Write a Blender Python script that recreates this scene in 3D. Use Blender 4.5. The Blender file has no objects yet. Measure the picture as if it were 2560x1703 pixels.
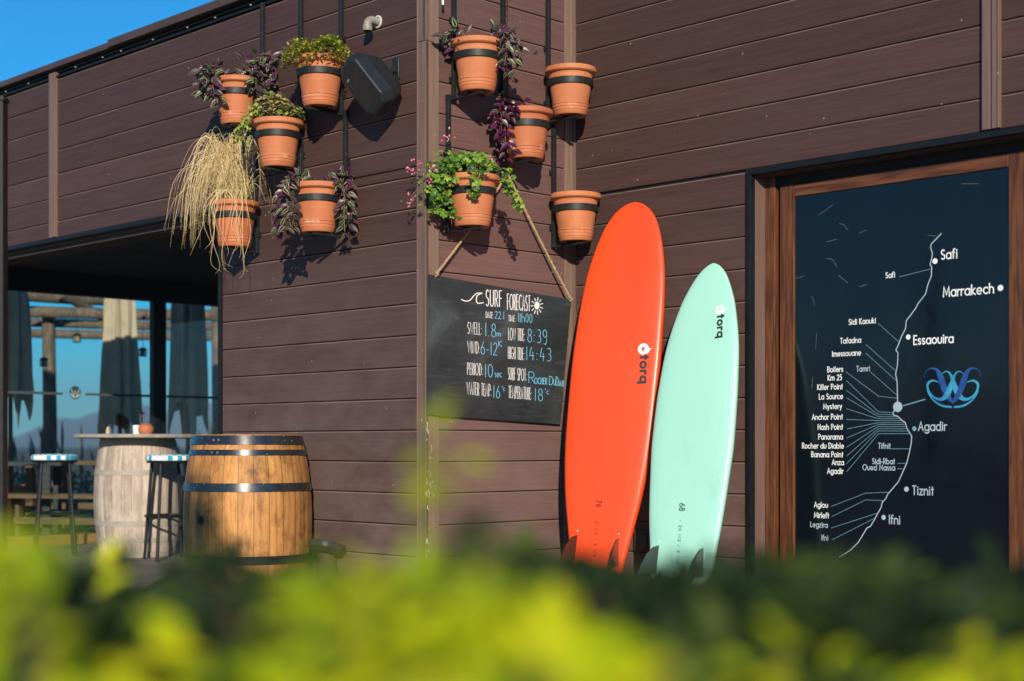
import bpy, math, random
from mathutils import Vector, Matrix
R = math.radians
V = Vector
S = bpy.context.scene
C = S.collection

# ------------------------------------------------------------------ camera, sky, sun, exposure
F, HY, CX, H = 3766.0, 1116.0, 1280.0, 0.887      # focal length / horizon / centre in px of a 2560 px frame, eye height
cam = bpy.data.cameras.new('camera')
cam.sensor_width = 36
cam.lens = 36 * F / 2560
cam.shift_y = (HY - 851.5) / 2560
cam.clip_start, cam.clip_end = 0.05, 9000
cam.dof.use_dof = True
cam.dof.focus_distance = 8.1
cam.dof.aperture_fstop = 1.9
cam.dof.aperture_blades = 9
co = bpy.data.objects.new('camera', cam)
C.objects.link(co)
co.location = (0, 0, H)
co.rotation_euler = (R(90), 0, 0)
S.camera = co

SUN_EL, SUN_AZ = 17.0, 3.2                         # degrees; azimuth measured from straight behind the camera to the right
w = bpy.data.worlds.new('World')
S.world = w
w.use_nodes = True
nt = w.node_tree
sky = nt.nodes.new('ShaderNodeTexSky')
sky.sky_type = 'NISHITA'
sky.sun_disc = False
sky.sun_elevation = R(SUN_EL)
sky.sun_rotation = R(180 - SUN_AZ)
sky.air_density, sky.dust_density, sky.ozone_density = 1.0, 0.0, 3.0
hs = nt.nodes.new('ShaderNodeHueSaturation')
hs.inputs['Saturation'].default_value = 1.35
tint = nt.nodes.new('ShaderNodeMix'); tint.data_type = 'RGBA'; tint.blend_type = 'MULTIPLY'
tint.inputs[0].default_value = 1; tint.inputs[7].default_value = (0.56, 1.17, 1.55, 1)
nt.links.new(sky.outputs[0], tint.inputs[6])
nt.links.new(tint.outputs[2], hs.inputs['Color'])
nt.links.new(hs.outputs[0], nt.nodes['Background'].inputs[0])
nt.nodes['Background'].inputs[1].default_value = 0.074
sl = bpy.data.lights.new('sun', 'SUN')
sl.energy = 5.0
sl.angle = R(0.5)
sl.color = (1.0, 0.86, 0.70)
so = bpy.data.objects.new('sun', sl)
C.objects.link(so)
sd = V((math.sin(R(SUN_AZ)) * math.cos(R(SUN_EL)), -math.cos(R(SUN_AZ)) * math.cos(R(SUN_EL)), math.sin(R(SUN_EL))))
so.rotation_euler = sd.to_track_quat('Z', 'Y').to_euler()
so.location = (0, -20, 12)
S.view_settings.view_transform = 'Standard'
S.view_settings.look = 'None'
S.view_settings.exposure = 0.37
S.view_settings.gamma = 1
S.cycles.max_bounces = 8
S.cycles.use_denoising = True

# ------------------------------------------------------------------ mesh helpers
class MB:
    def __init__(s):
        s.v, s.f, s.c, s.sm = [], [], [], []
    def add(s, vs, fs, col=None, smooth=False):
        o = len(s.v)
        s.v += [tuple(v) for v in vs]
        for k, f in enumerate(fs):
            s.f.append([i + o for i in f])
            s.c.append(col[k] if isinstance(col, list) else col)
            s.sm.append(smooth)
    def box(s, x0, x1, y0, y1, z0, z1, M=None, col=None):
        vs = [V((x, y, z)) for z in (z0, z1) for y in (y0, y1) for x in (x0, x1)]
        if M: vs = [M @ v for v in vs]
        s.add(vs, [(0, 2, 3, 1), (4, 5, 7, 6), (0, 1, 5, 4), (2, 6, 7, 3), (0, 4, 6, 2), (1, 3, 7, 5)], col)
    def tube(s, path, r, n=8, closed=False, col=None):
        path = [V(p) for p in path]
        m = len(path)
        rr = r if isinstance(r, (list, tuple)) else [r] * m
        vs, prev = [], None
        for i, p in enumerate(path):
            a = path[(i - 1) % m] if (i or closed) else p
            b = path[(i + 1) % m] if (i < m - 1 or closed) else p
            t = (b - a).normalized()
            if prev is None:
                prev = t.orthogonal().normalized()
            u = (prev - t * prev.dot(t))
            u = u.normalized() if u.length > 1e-6 else t.orthogonal().normalized()
            prev = u
            q = t.cross(u)
            for k in range(n):
                th = 2 * math.pi * k / n
                vs.append(p + (u * math.cos(th) + q * math.sin(th)) * rr[i])
        fs = []
        for i in range(m if closed else m - 1):
            for k in range(n):
                a, b = i * n + k, i * n + (k + 1) % n
                c, d = ((i + 1) % m) * n + (k + 1) % n, ((i + 1) % m) * n + k
                fs.append((a, b, c, d))
        s.add(vs, fs, col, True)
        if not closed:
            o = len(s.v) - m * n
            s.f += [[o + k for k in range(n)][::-1], [o + (m - 1) * n + k for k in range(n)]]
            s.c += [col, col]; s.sm += [False, False]
    def lathe(s, prof, n=40, M=None, rad=None, col=None, smooth=True):
        vs = []
        for r, z in prof:
            for k in range(n):
                th = 2 * math.pi * k / n
                q = rad(th, r, z) if rad else r
                v = V((q * math.cos(th), q * math.sin(th), z))
                vs.append(M @ v if M else v)
        fs = [(i * n + k, i * n + (k + 1) % n, (i + 1) * n + (k + 1) % n, (i + 1) * n + k) for i in range(len(prof) - 1) for k in range(n)]
        s.add(vs, fs, col, smooth)
    def disc(s, c, r, nrm=(0, 0, 1), n=24, a0=0, a1=2 * math.pi, rin=0, col=None):
        nrm = V(nrm).normalized()
        u = nrm.orthogonal().normalized() if abs(nrm.y) < .9 else V((1, 0, 0))
        q = nrm.cross(u)
        c = V(c)
        pts = [c + (u * math.cos(a0 + (a1 - a0) * k / n) + q * math.sin(a0 + (a1 - a0) * k / n)) * r for k in range(n)]
        s.add(pts, [tuple(range(n))], col)
    def prism(s, poly, y0, y1, M=None, col=None):
        n = len(poly)
        vs = [V((x, y0, z)) for x, z in poly] + [V((x, y1, z)) for x, z in poly]
        if M: vs = [M @ v for v in vs]
        s.add(vs, [tuple(range(n)), tuple(range(n, 2 * n))[::-1]] + [(i, i + n, (i + 1) % n + n, (i + 1) % n) for i in range(n)], col)
    def build(s, name, mat, parent=None, loc=(0, 0, 0), rz=0, bevel=0, M=None):
        me = bpy.data.meshes.new(name)
        me.from_pydata(s.v, [], s.f)
        me.polygons.foreach_set('use_smooth', s.sm)
        if any(c is not None for c in s.c):
            at = me.color_attributes.new('Col', 'FLOAT_COLOR', 'CORNER')
            buf = []
            for f, c in zip(s.f, s.c):
                c = c or (1, 1, 1)
                buf += [c[0], c[1], c[2], 1.0] * len(f)
            at.data.foreach_set('color', buf)
        me.update()
        if any(s.sm): me.set_sharp_from_angle(angle=R(38))
        me.materials.append(mat)
        o = bpy.data.objects.new(name, me)
        C.objects.link(o)
        o.parent = parent
        if M is not None: o.matrix_local = M
        else:
            o.location = loc
            o.rotation_euler = (0, 0, rz)
        if bevel:
            b = o.modifiers.new('bevel', 'BEVEL')
            b.width, b.segments, b.limit_method = bevel, 2, 'ANGLE'
        return o

def tag(o, label, cat, group=None, kind=None):
    if label: o['label'] = label
    if cat: o['category'] = cat
    if group: o['group'] = group
    if kind: o['kind'] = kind
    return o
def thing(name, label, cat, loc=(0, 0, 0), rz=0, group=None, M=None):
    o = bpy.data.objects.new(name, None)
    C.objects.link(o)
    o.empty_display_size = .1
    if M is not None: o.matrix_world = M
    else:
        o.location = loc
        o.rotation_euler = (0, 0, rz)
    return tag(o, label, cat, group)
def copy_tree(o, parent=None):
    c = o.copy(); C.objects.link(c); c.parent = parent
    for ch in list(o.children): copy_tree(ch, c)
    return c

def interp(kn, t):                                  # monotone cubic through knots (t, v)
    n = len(kn)
    if t <= kn[0][0]: return kn[0][1]
    if t >= kn[-1][0]: return kn[-1][1]
    d = [(kn[i + 1][1] - kn[i][1]) / (kn[i + 1][0] - kn[i][0]) for i in range(n - 1)]
    m = [d[0]] + [0 if d[i - 1] * d[i] <= 0 else 2 * d[i - 1] * d[i] / (d[i - 1] + d[i]) for i in range(1, n - 1)] + [d[-1]]
    for i in range(n - 1):
        if t <= kn[i + 1][0]:
            h = kn[i + 1][0] - kn[i][0]; u = (t - kn[i][0]) / h
            return (kn[i][1] * (2 * u**3 - 3 * u**2 + 1) + m[i] * h * (u**3 - 2 * u**2 + u)
                    + kn[i + 1][1] * (-2 * u**3 + 3 * u**2) + m[i + 1] * h * (u**3 - u**2))

# ------------------------------------------------------------------ wall frames: a = long wall left, b = short return, c = wall right with the door
KP = V((-0.4474, 7.8, 0))
LB = 1.1205
RT = math.sqrt(.5)
JP = KP + V((RT, RT, 0)) * LB
FR = {'a': (KP, R(-45)), 'b': (KP, R(45)), 'c': (JP, R(-45))}
def fmat(wl): return Matrix.Translation(FR[wl][0]) @ Matrix.Rotation(FR[wl][1], 4, 'Z')
def wl(wall, px, py, d=0.0):                        # where on a wall (local x, z) something measured in the photo sits, d in front of it
    P, a = FR[wall]
    t = V((math.cos(a), math.sin(a), 0)); n = V((math.sin(a), -math.cos(a), 0))
    P = P + n * d
    k = (px - CX) / F
    s = (k * P.y - P.x) / (t.x - k * t.y)
    Y = P.y + s * t.y
    return s, H + (HY - py) / F * Y
def at(px, py, Y): return V(((px - CX) / F * Y, Y, H + (HY - py) / F * Y))

# ------------------------------------------------------------------ materials
def nodes(name):
    m = bpy.data.materials.new(name); m.use_nodes = True
    return m, m.node_tree, m.node_tree.nodes['Principled BSDF']
def N(nt, t, **kw):
    n = nt.nodes.new('ShaderNode' + t)
    for k, v in kw.items():
        if k in n.inputs.keys(): n.inputs[k].default_value = v
        else: setattr(n, k, v)
    return n
def ramp(nt, fac, stops):
    r = nt.nodes.new('ShaderNodeValToRGB')
    e = r.color_ramp.elements
    while len(e) < len(stops): e.new(.5)
    for x, (p, c) in zip(e, stops):
        x.position = p; x.color = (*c, 1) if len(c) == 3 else c
    nt.links.new(fac, r.inputs[0])
    return r.outputs[0]
def mix(nt, fac, a, b, mode='MIX'):
    n = nt.nodes.new('ShaderNodeMix'); n.data_type = 'RGBA'; n.blend_type = mode
    for s, v in ((0, fac), (6, a), (7, b)):
        if isinstance(v, (int, float)): n.inputs[s].default_value = v
        elif isinstance(v, tuple): n.inputs[s].default_value = (*v, 1)
        else: nt.links.new(v, n.inputs[s])
    return n.outputs[2]
def coords(nt, scale=(1, 1, 1), rnd=True):
    tc = nt.nodes.new('ShaderNodeTexCoord')
    mp = nt.nodes.new('ShaderNodeMapping'); mp.inputs['Scale'].default_value = scale
    nt.links.new(tc.outputs['Object'], mp.inputs['Vector'])
    if rnd:
        oi = nt.nodes.new('ShaderNodeObjectInfo')
        mu = nt.nodes.new('ShaderNodeMath'); mu.operation = 'MULTIPLY'; mu.inputs[1].default_value = 37.0
        nt.links.new(oi.outputs['Random'], mu.inputs[0])
        nt.links.new(mu.outputs[0], mp.inputs['Location'])
    return mp.outputs[0]
def noise(nt, vec, scale, detail=5, rough=.55, dist=0):
    n = N(nt, 'TexNoise', Scale=scale, Detail=detail, Roughness=rough, Distortion=dist)
    nt.links.new(vec, n.inputs['Vector'])
    return n.outputs['Fac']
def bump(nt, b, h, strength, dist=.01):
    n = N(nt, 'Bump', Strength=strength, Distance=dist)
    nt.links.new(h, n.inputs['Height']); nt.links.new(n.outputs[0], b.inputs['Normal'])
def M(name, c1, c2=None, rough=.5, sc=(1, 1, 1), ns=6, bmp=0, metal=0, spec=.5, lo=.35, hi=.65, coat=0, rv=.12, detail=6, speck=None):
    m, nt, b = nodes(name)
    b.inputs['Metallic'].default_value = metal
    b.inputs['Specular IOR Level'].default_value = spec
    b.inputs['Coat Weight'].default_value = coat
    b.inputs['Coat Roughness'].default_value = .08
    c2 = c2 or tuple(x * .75 for x in c1)
    v = coords(nt, sc)
    f = noise(nt, v, ns, detail)
    col = ramp(nt, f, [(lo, c1), (hi, c2)])
    if speck:
        f2 = noise(nt, coords(nt), speck[0], 3, .6)
        g = ramp(nt, f2, [(speck[1], (0, 0, 0)), (speck[1] + .04, (1, 1, 1))])
        col = mix(nt, g, col, speck[2])
    nt.links.new(col, b.inputs['Base Color'])
    rr = N(nt, 'MapRange'); rr.inputs[3].default_value = max(.02, rough - rv); rr.inputs[4].default_value = min(1, rough + rv)
    nt.links.new(f, rr.inputs[0]); nt.links.new(rr.outputs[0], b.inputs['Roughness'])
    if bmp: bump(nt, b, f, bmp)
    return m

PITCH, ZC = .16553, 3.1207
def cladding_mat(name, g):
    m, nt, b = nodes(name)
    tc = nt.nodes.new('ShaderNodeTexCoord')
    sp = nt.nodes.new('ShaderNodeSeparateXYZ'); nt.links.new(tc.outputs['Object'], sp.inputs[0])
    a = N(nt, 'Math', operation='SUBTRACT'); nt.links.new(sp.outputs[2], a.inputs[0]); a.inputs[1].default_value = ZC - 40 * PITCH
    d = N(nt, 'Math', operation='DIVIDE'); nt.links.new(a.outputs[0], d.inputs[0]); d.inputs[1].default_value = PITCH
    fl = N(nt, 'Math', operation='FLOOR'); nt.links.new(d.outputs[0], fl.inputs[0])
    wn = N(nt, 'TexWhiteNoise', noise_dimensions='1D'); nt.links.new(fl.outputs[0], wn.inputs['W'])
    v = coords(nt, (1.2, 1.2, 40))
    f = noise(nt, v, 2.2, 9, .62)
    fine = noise(nt, coords(nt, (5, 5, 260)), 2.0, 4, .6)
    col = ramp(nt, f, [(.3, (.091, .050, .043)), (.55, (.070, .038, .034)), (.75, (.050, .027, .025))])
    col = mix(nt, ramp(nt, fine, [(.35, (0, 0, 0)), (.7, (.35, .35, .35))]), col, (.045, .026, .026))
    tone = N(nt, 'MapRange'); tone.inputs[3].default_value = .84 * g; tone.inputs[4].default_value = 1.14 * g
    nt.links.new(wn.outputs['Value'], tone.inputs[0])
    cx = N(nt, 'CombineXYZ')
    for i in range(3): nt.links.new(tone.outputs[0], cx.inputs[i])
    col = mix(nt, 1.0, col, cx.outputs[0], 'MULTIPLY')
    # scuffs, dust and chalky scratches
    sc = noise(nt, coords(nt, (6, 6, 2.2)), 3.0, 10, .75, .6)
    col = mix(nt, ramp(nt, sc, [(.66, (0, 0, 0)), (.80, (.40, .40, .40))]), col, (.30, .22, .19))
    vo = N(nt, 'TexVoronoi', Scale=9.0); nt.links.new(coords(nt, (1, 1, 1)), vo.inputs['Vector'])
    col = mix(nt, ramp(nt, vo.outputs['Distance'], [(.030, (.8, .8, .8)), (.045, (0, 0, 0))]), col, (.42, .36, .32))
    dk = noise(nt, coords(nt, (2.0, 2.0, 16)), 6.0, 6, .7, .3)
    col = mix(nt, ramp(nt, dk, [(.66, (0, 0, 0)), (.74, (.5, .5, .5))]), col, (.03, .018, .02))
    # lower boards paler: bounce light and vignetting put into the colour, plus some dust
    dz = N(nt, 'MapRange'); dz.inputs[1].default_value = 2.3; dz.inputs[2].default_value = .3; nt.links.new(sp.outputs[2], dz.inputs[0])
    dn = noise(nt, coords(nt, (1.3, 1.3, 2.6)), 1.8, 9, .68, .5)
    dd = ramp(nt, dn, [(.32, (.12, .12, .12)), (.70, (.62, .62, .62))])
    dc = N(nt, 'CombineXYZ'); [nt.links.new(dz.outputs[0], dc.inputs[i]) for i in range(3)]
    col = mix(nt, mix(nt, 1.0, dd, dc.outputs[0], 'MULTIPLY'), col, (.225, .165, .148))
    fr = N(nt, 'Math', operation='FRACT'); nt.links.new(d.outputs[0], fr.inputs[0])
    ew = ramp(nt, fr.outputs[0], [(.955, (0, 0, 0)), (.972, (1, 1, 1))])
    en = ramp(nt, noise(nt, coords(nt, (1, 1, 6)), 2.3, 6, .6), [(.30, (.15, .15, .15)), (.62, (.85, .85, .85))])
    col = mix(nt, mix(nt, 1.0, ew, en, 'MULTIPLY'), col, (.24, .165, .13))
    nt.links.new(col, b.inputs['Base Color'])
    rr = N(nt, 'MapRange'); rr.inputs[3].default_value = .42; rr.inputs[4].default_value = .68
    nt.links.new(f, rr.inputs[0]); nt.links.new(rr.outputs[0], b.inputs['Roughness'])
    b.inputs['Specular IOR Level'].default_value = .25
    bump(nt, b, fine, .12, .002)
    return m
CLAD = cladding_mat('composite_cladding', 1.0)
CLAD_LIT = cladding_mat('lit_composite_cladding', 2.05)  # same boards; brighter light on the return wall put into their colour
TRIM = M('trim_profile', (.175, .115, .092), (.135, .085, .070), .45, (40, 40, 1.2), 2.2, .05, speck=(30, .70, (.36, .30, .27)))
TRIM_LIT = M('lit_trim_profile', (.225, .152, .116), (.175, .118, .090), .5, (40, 40, 1.2), 2.2, .05, spec=.3, speck=(30, .70, (.42, .36, .30)))  # same trim, paler: the return wall's stronger light is in the colour
CAP = M('roof_cap_metal', (.075, .045, .036), (.055, .034, .03), .5)
BLACK = M('black_metal', (.005, .007, .010), (.009, .011, .013), .45, ns=30, spec=.3)
IRON = M('painted_iron', (.008, .011, .013), (.016, .019, .019), .5, ns=40, spec=.35, speck=(70, .70, (.16, .17, .15)))
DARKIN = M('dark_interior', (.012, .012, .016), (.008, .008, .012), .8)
DOORWOOD = M('door_wood', (.15, .056, .022), (.060, .021, .010), .42, (7, 7, .55), 9, .04, lo=.38, hi=.62, spec=.4, detail=8)
RAILWOOD = M('rail_wood', (.15, .056, .022), (.060, .021, .010), .42, (.55, 7, 7), 9, .04, lo=.38, hi=.62, spec=.4, detail=8)
ROPE = M('rope_fibre', (.50, .36, .19), (.32, .22, .11), .9, (1, 1, 1), 90, .5)
RUST = M('rusty_iron', (.18, .06, .03), (.07, .03, .02), .85, ns=50)
WHITE = M('white_print', (.80, .84, .82), (.72, .76, .76), .6)
DIMWHITE = M('pale_print', (.40, .52, .56), (.34, .46, .52), .6)
TEALP = M('teal_print', (.16, .34, .42), (.14, .30, .38), .6)
CHALKW = M('white_chalk', (.86, .86, .83), (.62, .64, .64), .95, ns=120)
CHALKB = M('blue_chalk', (.20, .58, .78), (.13, .42, .62), .95, ns=120)
CONC = M('paving', (.20, .17, .125), (.15, .13, .10), .85, ns=3, bmp=.1)
BLACKPLASTIC = M('black_plastic', (.012, .016, .020), (.018, .021, .024), .42, ns=20, rv=.06)
GRILLE = M('speaker_grille', (.012, .011, .012), (.026, .020, .019), .6, ns=60)
PVC = M('grey_pvc', (.34, .32, .27), (.20, .185, .16), .5, ns=9)
PVCW = M('white_pvc', (.62, .60, .54), (.48, .46, .42), .5, ns=9)
SOILM = M('potting_soil', (.05, .032, .02), (.02, .014, .01), .95, ns=60, bmp=.6)
CREAM = M('umbrella_canvas', (.52, .42, .28), (.42, .34, .23), .85, ns=5, bmp=.1)
LOG = M('weathered_log', (.20, .15, .10), (.075, .055, .038), .85, (8, 8, 1), 5, .3)
TIMBER = M('weathered_timber', (.26, .135, .055), (.13, .07, .03), .7, (1, 9, 9), 5, .2)

def terracotta():
    m, nt, b = nodes('terracotta')
    v = coords(nt)
    f = noise(nt, v, 7, 7)
    col = ramp(nt, f, [(.3, (.56, .195, .080)), (.7, (.45, .140, .056))])
    oi = nt.nodes.new('ShaderNodeObjectInfo')
    tn = ramp(nt, oi.outputs['Random'], [(0, (.78, .74, .72)), (.5, (1, 1, 1)), (1, (1.0, 1.1, 1.16))])
    col = mix(nt, 1.0, col, tn, 'MULTIPLY')
    dm = noise(nt, coords(nt, (1, 1, .5)), 5.5, 6, .65)
    col = mix(nt, ramp(nt, dm, [(.55, (0, 0, 0)), (.72, (.55, .55, .55))]), col, (.36, .115, .05))
    g = noise(nt, coords(nt, (1, 1, 30)), 5, 5)
    col = mix(nt, ramp(nt, g, [(.55, (0, 0, 0)), (.8, (.35, .35, .35))]), col, (.68, .34, .19))
    # lime bloom gathered on the ledge
    tc = nt.nodes.new('ShaderNodeTexCoord'); sp = nt.nodes.new('ShaderNodeSeparateXYZ'); nt.links.new(tc.outputs['Object'], sp.inputs[0])
    band = ramp(nt, N(nt, 'Math', operation='ADD').outputs[0], [(0, (0, 0, 0)), (1, (0, 0, 0))])
    mr = N(nt, 'MapRange'); mr.inputs[1].default_value = -.235; mr.inputs[2].default_value = -.185; nt.links.new(sp.outputs[2], mr.inputs[0])
    bd = ramp(nt, mr.outputs[0], [(.30, (0, 0, 0)), (.42, (1, 1, 1)), (.60, (.55, .55, .55)), (.85, (0, 0, 0))])
    sx = noise(nt, coords(nt, (1, 1, 1.5)), 16, 8, .7)
    sm = ramp(nt, sx, [(.52, (0, 0, 0)), (.66, (.75, .75, .75))])
    col = mix(nt, mix(nt, 1.0, bd, sm, 'MULTIPLY'), col, (.74, .56, .44))
    nt.links.new(col, b.inputs['Base Color'])
    b.inputs['Roughness'].default_value = .62
    b.inputs['Specular IOR Level'].default_value = .35
    bump(nt, b, noise(nt, coords(nt, (1, 1, 60)), 3, 3), .08, .003)
    return m
TERRA = terracotta()

def leafmat(name, back=None, rough=.42, trans=.25, spec=.35):
    m, nt, b = nodes(name)
    at_ = N(nt, 'Attribute'); at_.attribute_name = 'Col'
    col = at_.outputs['Color']
    if back:
        ge = nt.nodes.new('ShaderNodeNewGeometry')
        col = mix(nt, ge.outputs['Backfacing'], col, back)
    nt.links.new(col, b.inputs['Base Color'])
    b.inputs['Roughness'].default_value = rough
    b.inputs['Specular IOR Level'].default_value = spec
    tr = nt.nodes.new('ShaderNodeBsdfTranslucent'); nt.links.new(col, tr.inputs[0])
    ms = nt.nodes.new('ShaderNodeMixShader'); ms.inputs[0].default_value = trans
    nt.links.new(b.outputs[0], ms.inputs[1]); nt.links.new(tr.outputs[0], ms.inputs[2])
    nt.links.new(ms.outputs[0], nt.nodes['Material Output'].inputs[0])
    return m
LEAF = leafmat('green_leaf')
STRIPED = leafmat('striped_leaf', (.10, .015, .055), .35, .2)
STRAW = leafmat('dry_straw', None, .6, .2)
HEDGE = leafmat('hedge_leaf', None, .6, .4, .2)

def glass_pane():
    m, nt, b = nodes('window_glass')
    tr = N(nt, 'BsdfTransparent'); tr.inputs[0].default_value = (.86, .93, .95, 1)
    gl = N(nt, 'BsdfGlossy', Roughness=.01)
    lw = N(nt, 'LayerWeight', Blend=.5)
    pw = N(nt, 'Math', operation='POWER'); nt.links.new(lw.outputs['Facing'], pw.inputs[0]); pw.inputs[1].default_value = 4.0
    fr = N(nt, 'MapRange'); nt.links.new(pw.outputs[0], fr.inputs[0]); fr.inputs[3].default_value = .035; fr.inputs[4].default_value = .8
    ms = nt.nodes.new('ShaderNodeMixShader')
    nt.links.new(fr.outputs[0], ms.inputs[0]); nt.links.new(tr.outputs[0], ms.inputs[1]); nt.links.new(gl.outputs[0], ms.inputs[2])
    nt.links.new(ms.outputs[0], nt.nodes['Material Output'].inputs[0])
    return m
PANE = glass_pane()
def dark_pane():
    m, nt, b = nodes('tinted_door_glass')
    f = noise(nt, coords(nt, (30, 30, .7)), 2.0, 4)
    nt.links.new(ramp(nt, f, [(.3, (.002, .004, .008)), (.7, (.003, .006, .010))]), b.inputs['Base Color'])
    sm = noise(nt, coords(nt, (1.5, 1.5, .8)), 3.0, 9, .7, .6)
    rr = N(nt, 'MapRange'); rr.inputs[1].default_value = .35; rr.inputs[2].default_value = .75; rr.inputs[3].default_value = .03; rr.inputs[4].default_value = .22
    nt.links.new(sm, rr.inputs[0]); nt.links.new(rr.outputs[0], b.inputs['Roughness'])
    bump(nt, b, noise(nt, coords(nt), 1.6, 2), .05, .01)
    b.inputs['Specular IOR Level'].default_value = .5
    return m
DPANE = dark_pane()

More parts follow.
